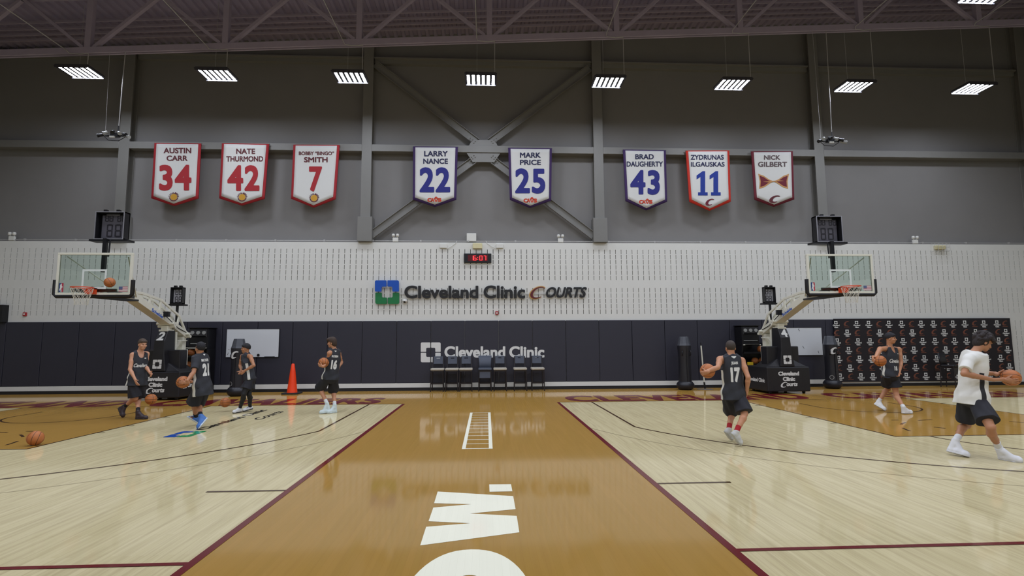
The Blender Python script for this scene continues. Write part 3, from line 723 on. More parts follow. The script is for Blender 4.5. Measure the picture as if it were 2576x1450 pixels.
# ------------------------------------------------------------------ whiteboards
wbm = mat('whiteboard_face', '#d4d8dc', .3, var=.03, scale=2)
def whiteboard(x0, y0, x1, y1, label, marks):
    Y = 3.99; a = at(x0, y1, Y=Y); b = at(x1, y0, Y=Y); t = thing('whiteboard', ((a[0]+b[0])/2, Y, a[2]), label, 'whiteboard')
    MB().box((a[0], Y, a[2]), (b[0], 4.03, b[2])).build('panel', wbm, t)
    f = MB(); w_ = .008
    for lo, hi in (((a[0]-w_, Y-.008, a[2]-w_), (b[0]+w_, 4.03, a[2])), ((a[0]-w_, Y-.008, b[2]), (b[0]+w_, 4.03, b[2]+w_)), ((a[0]-w_, Y-.008, a[2]), (a[0], 4.03, b[2])), ((b[0], Y-.008, a[2]), (b[0]+w_, 4.03, b[2]))): f.box(lo, hi)
    f.build('frame', blkm, t)
    k = MB()
    for p, q in marks: k.tube([at(*p, Y=Y-.003), at(*q, Y=Y-.003)], .006, 5)
    if marks: k.build('pen_marks', blk, t)
    return t
t = whiteboard(568, 828, 703, 899, 'blank whiteboard behind the black training dummy at the left', [((575, 879), (577, 880)), ((574, 888), (575.5, 889)), ((572, 893), (573.5, 890))])
c_ = at(650, 894, Y=3.985); MB().tube([c_, c_-np.array([0, .02, 0])], .045, 18).build('magnet', blkm, t); c_ = at(678, 898, Y=3.98); MB().cbox(c_, (.35, .02, .02)).build('pen_tray', blkm, t)
whiteboard(1972, 825, 2066, 894, 'whiteboard with a few pen marks behind the right hoop stand', [((2008, 829), (2010, 827)), ((2008, 829), (2012, 833)), ((2019, 871), (2023, 877)), ((2058, 883), (2060, 889))])
# ------------------------------------------------------------------ printed backdrop banner
t = thing('backdrop_banner', (18.4, 3.97, .17), 'wide black backdrop with rows of small white and copper logos at the right', 'backdrop')
bk = MB().box((15.04, 3.95, .17), (21.83, 3.985, 2.47)).build('fabric', mat('backdrop_black', '#1b171c', .7, var=.08), t)
cop = mat('copper_print', '#744433', .7); m1 = MB(); m2 = MB()
cols_px = [2103, 2129.5, 2155, 2185, 2211, 2236, 2268, 2293, 2317, 2348, 2373, 2397, 2427, 2452, 2475, 2508, 2528]
cx = [at(p, 815, Y=3.945)[0] for p in cols_px]
for r in range(7):
    z = 2.27-r*.318; ph = .02*r
    for i, x in enumerate(cx):
        xx = x+.004*r
        if (i % 3 == 1) != (r % 2 == 1) if True else 0:
            P_, F_ = swoosh_c(lambda u, v: (xx-.105+.21*u, 3.945, z-.07+.18*v), 1.7); m2.add(P_, F_); m2.add([(xx-.1, 3.945, z-.115), (xx+.1, 3.945, z-.115), (xx+.1, 3.945, z-.095), (xx-.1, 3.945, z-.095)], [(0, 1, 2, 3)])
        else:
            emblem(m1, lambda u, v: (xx-.062+.124*u, 3.945, z-.005+.12*v))
            lettering(m1, 'Cleveland', lambda u, v: (xx-.13+.26*u, 3.945, z-.075+.06*v), off=.05, res=1); lettering(m1, 'Clinic', lambda u, v: (xx-.075+.15*u, 3.945, z-.145+.06*v), off=.05, res=1)
m1.build('white_logo_print', whvinyl, t); m2.build('copper_logo_print', cop, t)
t['label'] = 'wide black backdrop with rows of small white and copper marks at the right'
# ------------------------------------------------------------------ hoop stands
def glass_mat():
    m = bpy.data.materials.new('board_glass'); m.use_nodes = True; N = m.node_tree.nodes; L = m.node_tree.links
    N.remove(N['Principled BSDF']); out = N['Material Output']
    tr_ = N.new('ShaderNodeBsdfTransparent'); tr_.inputs[0].default_value = (.86, .93, .9, 1); gl = N.new('ShaderNodeBsdfGlossy'); gl.inputs['Roughness'].default_value = .02
    fr = N.new('ShaderNodeFresnel'); fr.inputs[0].default_value = 1.5; mx = N.new('ShaderNodeMixShader'); L.new(fr.outputs[0], mx.inputs[0]); L.new(tr_.outputs[0], mx.inputs[1]); L.new(gl.outputs[0], mx.inputs[2]); L.new(mx.outputs[0], out.inputs[0])
    return m
glass = glass_mat(); dimpaint = mat('board_line', '#dfe6e2', .5)
screen = mat('clock_screen', '#5a5860', .35, var=.25, scale=5); dark_seg = mat('unlit_digit', '#26242a', .4)
def shot_clock(par, x, y, z0, w_, h, face, digits, tilt=0, name='shot_clock'):
    """box with a silver-edged window, hanging digits and ears; sits on a post at (x, y, z0)"""
    b = MB(); d = .22 if w_ > .5 else .16
    for lo, hi in (((x-w_/2, y, z0), (x+w_/2, y+d, z0+.03)), ((x-w_/2, y, z0+h-.03), (x+w_/2, y+d, z0+h)), ((x-w_/2, y, z0), (x-w_/2+.03, y+d, z0+h)), ((x+w_/2-.03, y, z0), (x+w_/2, y+d, z0+h)), ((x-w_/2, y+d-.03, z0), (x+w_/2, y+d, z0+h))): b.box(lo, hi)
    b.box((x-w_*.66, y-.01, z0-.05), (x+w_*.66, y+d+.06, z0)); 
    for s in (-1, 1): b.box((x+s*w_*.22-.04, y+.04, z0+h), (x+s*w_*.22+.04, y+.12, z0+h+.06))
    o = b.build(name, blkm, par)
    e = MB(); t_ = .02
    for lo, hi in (((x-w_/2, y-.012, z0), (x+w_/2, y, z0+t_)), ((x-w_/2, y-.012, z0+h-t_), (x+w_/2, y, z0+h)), ((x-w_/2, y-.012, z0+t_), (x-w_/2+t_, y, z0+h-t_)), ((x+w_/2-t_, y-.012, z0+t_), (x+w_/2, y, z0+h-t_))): e.box(lo, hi)
    e.build('clock_trim', alu if w_ > .5 else blkm, o)
    MB().box((x-w_*.4, y+d*.7, z0+.06), (x+w_*.42, y+d*.75, z0+h-.07)).build('screen', screen if w_ > .5 else mat('grey_screen', '#a3a2a6', .35, var=.1), o)
    yy = y+d*.7-.008
    for ch, u0, v0, u1, v1 in digits:
        g = MB(); sevenseg(g, ch, lambda u, v: (x-w_/2+w_*(u0+(u1-u0)*u), yy, z0+h*(v0+(v1-v0)*v)), .2); g.build('unlit_digit', dark_seg, o)
    if w_ > .5: MB().box((x-w_*.24, yy-.02, z0+h-.075), (x+w_*.22, yy, z0+h-.05)).build('name_plate', alu, o)
    return o
def hoop_stand(cx, number, flip, label, dx=0, dz=0):
    t = thing('hoop_stand', (cx, 1.9, 0), label, 'basketball hoop')
    # padded base
    b = MB(); b.box((cx-.7, 1.6, .07), (cx+.7, 2.98, .85)); b.build('base_pad', bvinyl, t, bevel=.035)
    MB().prism([(-.66, .0), (.66, .0), (.24, .25), (-.24, .25)], lambda u, v, d: (cx+u, 1.66+v*.55+d, .845+v), .8).build('base_skirt', bvinyl, t, bevel=.02)
    MB().box((cx-.53, 1.86, .85), (cx+.53, 2.25, 1.5)).build('rear_pad', bvinyl, t, bevel=.03)
    w_ = MB()
    for sx in (-1, 1):
        for y in (1.75, 2.8): w_.tube([(cx+sx*.55-.03, y, .045), (cx+sx*.55+.03, y, .045)], .045, 14)
    w_.build('caster', blk, t)
    col = MB(); prof = [(1.62, .86, .24), (1.64, 1.35, .17), (1.66, 1.78, .155), (1.84, 2.1, .145)]
    vs = []
    for y, z, h in prof: vs += [(cx-h, y, z), (cx+h, y, z), (cx+h, 2.2, z), (cx-h, 2.2, z)]
    col.add(vs, [(0, 3, 2, 1)]+[(4*i+j, 4*i+(j+1) % 4, 4*i+4+(j+1) % 4, 4*i+4+j) for i in range(3) for j in range(4)]+[(12, 13, 14, 15)])
    cp = col.build('column_pad', bvinyl, t, bevel=.02)
    def onface(z):   # front of the column pad at height z
        for (y0, z0, h0), (y1, z1, h1) in zip(prof, prof[1:]):
            if z0 <= z <= z1: return y0+(y1-y0)*(z-z0)/(z1-z0)-.012
        return prof[0][0]-.012
    lettering(MB(), number, lambda u, v: (cx-.1+.2*u, onface(1.79+.26*v), 1.79+.26*v), off=.035, shear=.1 if number == '2' else 0).build('stand_number', whvinyl, cp)
    emblem(MB(), lambda u, v: (cx-.13+.26*u, onface(.94+.27*v)-.004, .94+.27*v)).build('emblem', whvinyl, cp)
    y = 1.593; bp = t.children[0]
    fr = MB()
    lettering(fr, 'Cleveland', lambda u, v: (cx-.34+.68*u, y, .575+.13*v), off=.06); lettering(fr, 'Clinic', lambda u, v: (cx-.2+.4*u, y, .405+.13*v), off=.06)
    lettering(fr, 'ourts', lambda u, v: (cx-.09+.36*u, y, .24+.115*v), off=.05, shear=.2); fr.build('front_lettering', whvinyl, bp)
    P_, F_ = swoosh_c(lambda u, v: (cx-.28+.22*u, y, .2+.18*v), 1.4); MB().add(P_, F_).build('front_initial', whvinyl, bp)
    sx = cx+(.707 if not flip else -.707); sg = 1 if not flip else -1
    sd = MB(); a0, a1 = (1.78, 2.9)
    if not flip: emblem(sd, lambda u, v: (sx, 1.78+.2*u, .33+.16*v)); lettering(sd, 'Cleveland Clinic', lambda u, v: (sx, 2.02+1.0*u, .35+.13*v), off=.05)
    else: lettering(sd, 'Cleveland Clinic', lambda u, v: (sx, 2.85-1.1*u, .35+.13*v), off=.05)
    sd.build('side_lettering', whvinyl, bp)
    # white mast and arm
    m = MB(); m.box((cx-.16, 2.28, .84), (cx+.16, 2.95, 1.5)); m.box((cx-.1, 2.72, 1.5), (cx+.1, 2.92, 1.92)); m.bar((cx, 2.35, 1.45), (cx, 2.78, 1.8), .1, .07, (1, 0, 0))
    m.bar((cx-.16, 2.3, 1.78), (cx-.16, 2.85, 1.78), .04, .03); m.bar((cx+.16, 2.3, 1.78), (cx+.16, 2.85, 1.78), .04, .03); m.box((cx-.17, 2.22, 1.45), (cx-.12, 2.28, 2.05)); m.box((cx+.12, 2.22, 1.45), (cx+.17, 2.28, 2.05))
    m.box((cx-.1, 1.86, 2.08), (cx+.1, 2.08, 2.24)); m.box((cx-.14, 1.82, 2.06), (cx+.14, 2.14, 2.12)); m.build('mast', whm, t, bevel=.008)
    pv = MB()
    for y, z in ((1.92, 2.3), (2.0, 2.22), (2.80, 2.0), (2.88, 1.92)): pv.tube([(cx-.26, y, z), (cx+.26, y, z)], .045, 14)
    pv.build('pivot_bar', whm, t, smooth='auto')
    arm = MB()
    low = [(2.92, 1.93), (1.95, 2.33), (.2, 2.98), (-1.08, 3.0)]; top = [(2.85, 2.02), (2.4, 2.57), (1.42, 3.0), (.5, 3.12), (-1.08, 3.12)]
    for s in (-1, 1):
        x = cx+s*.12
        for i, (a, c) in enumerate(zip(low, low[1:])): arm.bar((x, a[0], a[1]+.03), (x, c[0], c[1]+.03), .05+.003*i, .19)
        for i, (a, c) in enumerate(zip(top, top[1:])): arm.bar((x, a[0], a[1]), (x, c[0], c[1]), .047-.003*i, .07)
        for a, c in (((2.4, 2.55), (2.3, 2.2)), ((1.9, 2.78), (1.8, 2.4)), ((1.42, 2.97), (1.35, 2.56)), ((.9, 3.05), (.85, 2.75))): arm.bar((x, *a), (x, *c), .03, .09)
    for a, c in zip(low, low[1:-1]): arm.bar((cx, a[0], a[1]-.055), (cx, c[0], c[1]-.055), .25, .02)
    arm.bar((cx, .55, 3.05), (cx, .2, 3.03), .24, .14)
    ar = arm.build('arm', whm, t, bevel=.006)
    d = np.array([1.62-.75, 2.455-2.775]); d = d/np.linalg.norm(d); nn = np.array([-d[1], d[0]]) if d[0] < 0 else np.array([d[1], -d[0]])*-1
    xx = cx+(.15 if not flip else -.15)
    q0, q1 = np.array([.95, 2.66]), np.array([1.5, 2.46])
    if flip: q0, q1 = q1, q0
    up_ = np.array([.33, .94])*.1
    lettering(MB(), 'Schelde', lambda u, v: (xx, *(q0+(q1-q0)*u+up_*(v-.2))), off=.03).build('maker_lettering', signblue, ar)
    a_ = MB(); sgn = 1 if not flip else -1
    a_.box((cx+sgn*.13, 1.52, 2.5), (cx+sgn*.3, 1.62, 2.66)); a_.build('control_box', blkm, t, bevel=.006)
    a_ = MB(); a_.tube([(cx+sgn*.22, 1.57, 2.5), (cx+sgn*.2, 1.9, 2.35), (cx+sgn*.17, 2.3, 2.18), (cx+sgn*.15, 2.8, 2.05)], .012, 6); a_.build('cable', blk, t)
    # backboard
    Yb, z0, z1, x0, x1 = -1.22, 2.9+dz, 3.97+dz, cx-.915+dx, cx+.915+dx; bx = cx+dx
    gl = MB().box((x0+.05, Yb-.008, z0+.05), (x1-.05, Yb+.008, z1-.05)).build('backboard', glass, t)
    f = MB(); w_ = .055
    for lo, hi in (((x0, Yb-.03, z0), (x1, Yb+.03, z0+w_)), ((x0, Yb-.03, z1-w_), (x1, Yb+.03, z1)), ((x0, Yb-.03, z0+w_), (x0+w_, Yb+.03, z1-w_)), ((x1-w_, Yb-.03, z0+w_), (x1, Yb+.03, z1-w_))): f.box(lo, hi)
    f.build('board_frame', whm, gl, bevel=.006)
    sq = MB(); l_ = .05; yy = Yb-.012
    for a, c, e, g in ((bx-.3, bx+.3, 3.5+dz, 3.55+dz), (bx-.3, bx+.3, 3.05+dz, 3.1+dz), (bx-.3, bx-.25, 3.1+dz, 3.5+dz), (bx+.25, bx+.3, 3.1+dz, 3.5+dz)): sq.add([(a, yy, e), (c, yy, e), (c, yy, g), (a, yy, g)], [(0, 1, 2, 3)])
    sq.build('target_square', dimpaint, gl)
    pd = MB(); pd.tube([(x0-.03, Yb, z0+.38), (x0-.03, Yb, z0+.02), (x0+.02, Yb, z0-.035), (x1-.02, Yb, z0-.035), (x1+.03, Yb, z0+.02), (x1+.03, Yb, z0+.38)], .05, 10); pd.build('board_padding', blk, t, smooth='auto')
    # league badge, flag
    bd = MB(); fnb = lambda u, v: (x0+.075+.11*u, yy, z0+.07+.23*v)
    bd.add([fnb(*p) for p in rrect(0, 0, .5, 1, .1)], [tuple(range(24))]); bd.build('badge_blue', mat('badge_blue', '#27407a', .5), gl)
    bd = MB(); bd.add([fnb(*p) for p in rrect(.5, 0, 1, 1, .1)], [tuple(range(24))]); bd.build('badge_red', mat('badge_red', '#b5384a', .5), gl)
    bd = MB(); bd.add([(p[0], p[1]-.003, p[2]) for p in [fnb(*q) for q in ((.42, .95), (.62, .9), (.66, .7), (.9, .55), (.7, .5), (.6, .35), (.7, .05), (.45, .05), (.4, .3), (.15, .1), (.1, .2), (.3, .5), (.25, .72))]], [tuple(range(13))]); bd.build('badge_figure', whvinyl, gl)
    fnf = lambda u, v: (x1-.3+.22*u, yy, z0+.08+.13*v); sr = MB(); sw = MB()
    for i in range(7): (sr if i % 2 == 0 else sw).add([fnf(0, i/7), fnf(1, i/7), fnf(1, (i+1)/7), fnf(0, (i+1)/7)], [(0, 1, 2, 3)])
    sr.build('flag_stripe', mat('flag_red', '#c0747c', .6), gl); sw.build('flag_stripe', mat('flag_white', '#dcd6d4', .6), gl)
    MB().add([(q[0], q[1]-.002, q[2]) for q in [fnf(0, 3/7), fnf(.42, 3/7), fnf(.42, 1), fnf(0, 1)]], [(0, 1, 2, 3)]).build('flag_canton', mat('flag_blue', '#59658c', .6), gl)
    # board supports behind the glass
    sp = MB()
    for s in (-1, 1): sp.tube([(bx+s*.75, Yb+.06, z1-.08), (cx+s*.14, .25, 2.99)], .016, 8)
    sp.build('brace_rod', whm, t)
    sp = MB(); sp.bar((cx-.55, Yb+.06, z0+.12), (cx+.55, Yb+.06, z0+.12), .04, .08)
    for s in (-1, 1): sp.bar((cx+s*.35, Yb+.05, z0+.1), (cx+s*.1, .3, 2.98), .05, .09)
    sp.bar((cx, Yb+.05, z0-.04), (cx, .35, 2.9), .3, .05)
    sp.build('board_bracket', blkm, t)
    # rim and net
    ry = Yb-.15-.23; rz = 3.05+dz
    r = MB(); r.tube([(bx+.23*math.cos(2*math.pi*i/36), ry+.23*math.sin(2*math.pi*i/36), rz) for i in range(36)], .011, 8, closed=True)
    r.box((bx-.1, Yb-.15, rz-.015), (bx+.1, Yb-.02, rz+.012)); r.box((bx-.1, Yb-.14, rz-.14), (bx+.1, Yb-.025, rz+.012))
    for s in (-1, 1): r.bar((bx+s*.09, Yb-.1, rz-.13), (bx+s*.13, ry+.19, rz-.01), .012, .03)
    r.build('rim', orange_rim, t)
    nt = MB(); lv = [(0, .225), (.09, .205), (.17, .18), (.25, .155), (.33, .14), (.42, .135)]
    for k in range(12):
        for s in (-1, 1):
            nt.tube([(bx+rr*math.cos(2*math.pi*(k+s*.5*i)/12), ry+rr*math.sin(2*math.pi*(k+s*.5*i)/12), rz-.01-dz_) for i, (dz_, rr) in enumerate(lv)], .0035, 4, cap=False)
    nt.build('net', netm, t)
    # shot clocks
    po = MB(); po.box((cx-.045, -.93, 3.52+dz), (cx+.045, -.85, 4.42)); po.tube([(cx+sgn*.09, -.88, 3.95), (cx+sgn*.11, -.88, 4.4)], .02, 8); po.box((cx-.3, -.95, z1+.02), (cx+.3, -.88, z1+.05)); 
    for s in (-1, 1): po.bar((cx+s*.28, -.92, z1+.035), (bx+s*.72, Yb+.04, z1-.02), .02, .02)
    po.build('clock_post', blkm, t)
    dgs = [('8', .2, .68, .33, .9), ('8', .35, .68, .48, .9), ('8', .62, .68, .75, .9), ('8', .78, .68, .91, .9), ('8', .28, .12, .48, .58), ('8', .56, .12, .78, .58)]
    shot_clock(t, cx+.02, -.82, 4.42, .74, .74, None, dgs)
    po = MB(); po.box((cx-.03, 2.46, 2.2), (cx+.03, 2.52, 2.95)); po.build('clock_post', blkm, t)
    shot_clock(t, cx-.01, 2.42, 2.95, .38, .54, None, [('8', .25, .55, .48, .92), ('8', .54, .55, .77, .92), ('8', .25, .1, .48, .47), ('8', .54, .1, .77, .47)])
    return t
hoop_stand(LC, '2', False, 'black padded hoop stand numbered 2, standing at the left', dx=.03, dz=.02)
hoop_stand(RC-.04, '4', True, 'black padded hoop stand numbered 4, standing at the right', dx=-.04, dz=.04)
# ------------------------------------------------------------------ basketballs
def ball_mat():
    m = bpy.data.materials.new('basketball_leather'); m.use_nodes = True; N = m.node_tree.nodes; L = m.node_tree.links; b = N['Principled BSDF']
    tc = N.new('ShaderNodeTexCoord'); sx = N.new('ShaderNodeSeparateXYZ'); L.new(tc.outputs['Object'], sx.inputs[0])
    def ma(op, a, c=None):
        n = N.new('ShaderNodeMath'); n.operation = op
        for i, q in enumerate((a, c)):
            if q is None: continue
            if isinstance(q, (int, float)): n.inputs[i].default_value = q
            else: L.new(q, n.inputs[i])
        return n.outputs[0]
    X, Y, Z = sx.outputs; wd = .0035
    s1 = ma('LESS_THAN', ma('ABSOLUTE', X), wd); s2 = ma('LESS_THAN', ma('ABSOLUTE', Z), wd)
    cu = ma('SUBTRACT', ma('ABSOLUTE', X), ma('ADD', .052, ma('MULTIPLY', ma('MULTIPLY', Z, Z), 2.6))); s3 = ma('LESS_THAN', ma('ABSOLUTE', cu), wd)
    s = ma('MAXIMUM', ma('MAXIMUM', s1, s2), s3)
    no = N.new('ShaderNodeTexNoise'); no.inputs['Scale'].default_value = 12; L.new(tc.outputs['Object'], no.inputs['Vector'])
    m1 = N.new('ShaderNodeMix'); m1.data_type = 'RGBA'; m1.inputs[6].default_value = lin('#a9602c'); m1.inputs[7].default_value = lin('#bb7038'); L.new(no.outputs['Fac'], m1.inputs[0])
    m2 = N.new('ShaderNodeMix'); m2.data_type = 'RGBA'; m2.inputs[7].default_value = lin('#2a1a12'); L.new(s, m2.inputs[0]); L.new(m1.outputs[2], m2.inputs[6]); L.new(m2.outputs[2], b.inputs['Base Color'])
    vo = N.new('ShaderNodeTexVoronoi'); vo.inputs['Scale'].default_value = 260; L.new(tc.outputs['Object'], vo.inputs['Vector'])
    bp = N.new('ShaderNodeBump'); bp.inputs['Strength'].default_value = .25; bp.inputs['Distance'].default_value = .002; L.new(vo.outputs['Distance'], bp.inputs['Height']); L.new(bp.outputs[0], b.inputs['Normal'])
    b.inputs['Roughness'].default_value = .5
    return m
ballm = ball_mat()
ball0 = None
def basketball(loc, label, group=None):
    global ball0
    if ball0 is None: ball0 = MB().ball((0, 0, 0), .12, 36, 24).build('basketball', ballm, None, smooth=True); o = ball0
    else:
        o = ball0.copy(); C.objects.link(o)
        for k in ('group',):
            if k in o: del o[k]
    o.location = loc; o.rotation_euler = (random.uniform(0, 3), random.uniform(0, 3), random.uniform(0, 3))
    return tag(o, label, 'basketball', group)
basketball(at(276, 711, Y=-1.62), 'orange basketball in the air in front of the left backboard')
basketball(at(380, 1005, Y=-2.25), 'orange basketball in mid-bounce below the player with dark shoes')
basketball(at(567, 1013, Y=-1.2), 'orange basketball in mid-bounce left of the player in black tights')
b_ = at(89, 1103, Z=.12); basketball((b_[0], b_[1], .121), 'orange basketball lying on the tan key at the far left')
# ------------------------------------------------------------------ ball cabinets behind the stands
def cabinet(cx, s, label, balls):
    """tall black cabinet: dial panel on top, open shelves below; s = side the shelves reach out to"""
    t = thing('ball_cabinet', (cx, 3.6, 0), label, 'ball cabinet')
    b = MB(); x0, x1 = cx-.31, cx+.31; y0, y1 = 3.46, 4.0
    b.box((x0, y1-.03, 1.52), (x1, y1, 2.2)); b.box((x0, y0, 1.52), (x0+.03, y1, 2.2)); b.box((x1-.03, y0, 1.52), (x1, y1, 2.2)); b.box((x0, y0, 2.17), (x1, y1, 2.2)); b.box((x0+.03, y0, 1.55), (x1-.03, y0+.04, 1.9)); b.box((x0-.04, y0-.05, 2.2), (x1+.04, y1, 2.23))
    b.build('case', blkm, t, bevel=.008); e = x1 if s < 0 else x0
    MB().box((e-.02, y0, .04), (e+.02, y1-.03, 1.52)).build('side_panel', blkm, t)
    b = MB(); b.box((x0+.03, y0-.02, 1.9), (x1-.03, y0+.04, 2.16)); p = b.build('dial_panel', mat('dark_panel', '#2c2c30', .4), t, bevel=.006)
    for i in (-1, 0, 1): MB().tube([(cx+i*.19, y0-.05, 2.05), (cx+i*.19, y0-.02, 2.05)], .06, 18).build('dial', grayp, p)
    b = MB(); b.box((x0+.06, y0-.015, 1.68), (x1-.06, y0, 1.70)); b.box((x0+.06, y0-.02, 1.91), (x1-.06, y0-.02+.02, 1.94)); b.build('handle_rail', grayp, t)
    b = MB(); xa, xb = (x0-.52*(s < 0), x1+.52*(s > 0))
    for z in (1.26, .85, .45):
        q = MB(); q.box((xa, y0-.1, z-.02), (xb, y1-.03, z)); q.box((xa, y0-.12, z-.03), (xb, y0-.1, z+.03)); q.build('shelf', blkm, t)
    MB().box((xa, y1-.05, .05), (xb, y1-.03, 1.6)).build('back_panel', blkm, t); e = xa if s < 0 else xb
    MB().box((e-.02, y0-.1, .04), (e+.02, y1-.03, 1.6)).build('side_panel', blkm, t)
    b = MB(); b.box((xa if s < 0 else x0+.05, y0-.11, 1.525), (x0+.02 if s < 0 else x1-.05, y0-.06, 1.56)); b.box((x0, y0-.11, 1.525), (x1, y0-.06, 1.555)); b.build('tray_edge', whm, t)
    for bx, z, lb in balls: basketball((bx, 3.62, z+.121), lb)
    return t
cabinet(-7.42, -1, 'tall black cabinet with three round dials behind the left hoop stand', [(-7.96, 1.26, 'basketball at the left end of the upper shelf behind the left stand'), (-7.715, 1.26, 'basketball right of another on the upper shelf behind the left stand'), (-7.77, .85, 'single basketball on the lower shelf behind the left stand')])
cabinet(11.62, 1, 'tall black cabinet with three round dials behind the right hoop stand', [(12.05, 1.26, 'single basketball on the upper shelf beside the right stand'), (11.82, .85, 'left one of two basketballs on the lower shelf beside the right stand'), (12.07, .85, 'right one of two basketballs on the lower shelf, half behind the right stand')])
a = at(1888, 926, Y=3.32); tag(MB().box((a[0]-.1, 3.31, a[2]-.02), (a[0]+.1, 3.335, a[2]+.2)).build('caution_sign', mat('yellow_sign', '#d8b52a', .5), None, off=(a[0], 3.34, a[2]-.02)), 'small yellow sign hanging on the cabinet beside the right stand', 'sign')
# ------------------------------------------------------------------ bar-height chairs along the pads
seatl = mat('grey_beige_seat', '#b9b3a4', .6, var=.05, scale=10); seatb = mat('blue_grey_upholstery', '#4d5360', .6, var=.06, scale=10)
chw = mat('dark_chair_frame', '#201a1c', .45)
def chair(seatm, backm, full, label):
    t = thing('bar_chair', (0, 0, 0), label, 'chair', 'bar chairs along the back wall')
    def leg(x, y, x2, y2, z2): return MB().tube([(x, y, 0), (x2, y2, z2)], [.017, .021], 8)
    for sx in (-1, 1):
        leg(sx*.215, -.21, sx*.2, -.19, .72).build('leg', chw, t); leg(sx*.2, .24, sx*.185, .2, .74).build('leg', chw, t)
    f = MB()
    for z, k in ((.27, .208), (.69, .2)):
        for sx in (-1, 1): f.bar((sx*k, -.2, z), (sx*(k-.01), .21, z), .025, .03)
        f.bar((-k, -.2, z), (k, -.2, z), .025, .03); f.bar((-k, .21, z), (k, .21, z), .025, .03)
    f.build('frame', chw, t)
    MB().prism(rrect(-.232, -.23, .232, .22, .06), lambda u, v, d: (u, v, .72+d), .075).build('seat', seatm, t, bevel=.025, seg=3)
    if full:
        b = MB(); vs = []; n = 8
        for i in range(n+1):
            for j, (z, yy, hw) in enumerate(((.78, .2, .21), (.95, .225, .215), (1.2, .27, .235))):
                x = -hw+2*hw*i/n; vs.append((x, yy+.03*(1-(x/hw)**2), z))
        b.add(vs, [(3*i+j, 3*i+3+j, 3*i+4+j, 3*i+1+j) for i in range(n) for j in range(2)]); solidify(b.build('backrest', backm, t, smooth=True), .05)
        MB().box((-.19, -.2, .45), (.19, -.17, .70)).build('front_panel', backm, t, bevel=.01)
    else:
        b = MB()
        for sx in (-1, 1): b.bar((sx*.185, .2, .72), (sx*.18, .26, 1.18), .028, .03, (0, 1, 0))
        b.build('back_post', chw, t)
        b = MB()
        n = 10; zs = [.93, .99, 1.11, 1.14, 1.19]
        def P(i, z): x = -.165+.33*i/n; return (x, .225+.13*(z-.93)+.02*(1-(x/.165)**2), z)
        for i in range(n):
            for z0, z1 in zip(zs, zs[1:]):
                if z0 == 1.11 and 3 <= i <= 6: continue        # hand slot
                b.add([P(i, z0), P(i+1, z0), P(i+1, z1), P(i, z1)], [(0, 1, 2, 3)])
        solidify(b.build('backrest', backm, t, weld=True), .03)
    return t
ch0 = chair(seatl, seatb, False, 'light-seated bar chair at the left end of the row'); chg = chair(seatb, seatb, True, 'fully blue-grey upholstered bar chair in the middle of the row')
def cx_at(px): return at(px, 930, Y=3.6)[0]
labs = ['light-seated bar chair at the left end of the row', 'light-seated bar chair, second from the left end of the row', 'light-seated bar chair just left of the grey upholstered one', 'light-seated bar chair just right of the grey upholstered one', 'light-seated bar chair, second from the right end of the row', 'light-seated bar chair at the right end of the row']
for i, px in enumerate((1100.5, 1137, 1172, 1258, 1308.5, 1352.5)):
    (dup(ch0, (cx_at(px), 3.66, 0), labs[i]) if i else ch0).location = (cx_at(px), 3.66, 0)
chg.location = (cx_at(1220), 3.66, 0)
t = chair(bvinyl, bvinyl, True, 'all-black high chair standing in front of the logo backdrop'); t.location = (18.75, 3.3, 0); t.rotation_euler = (0, 0, R3(25)); t['group'] = 'none'; del t['group']
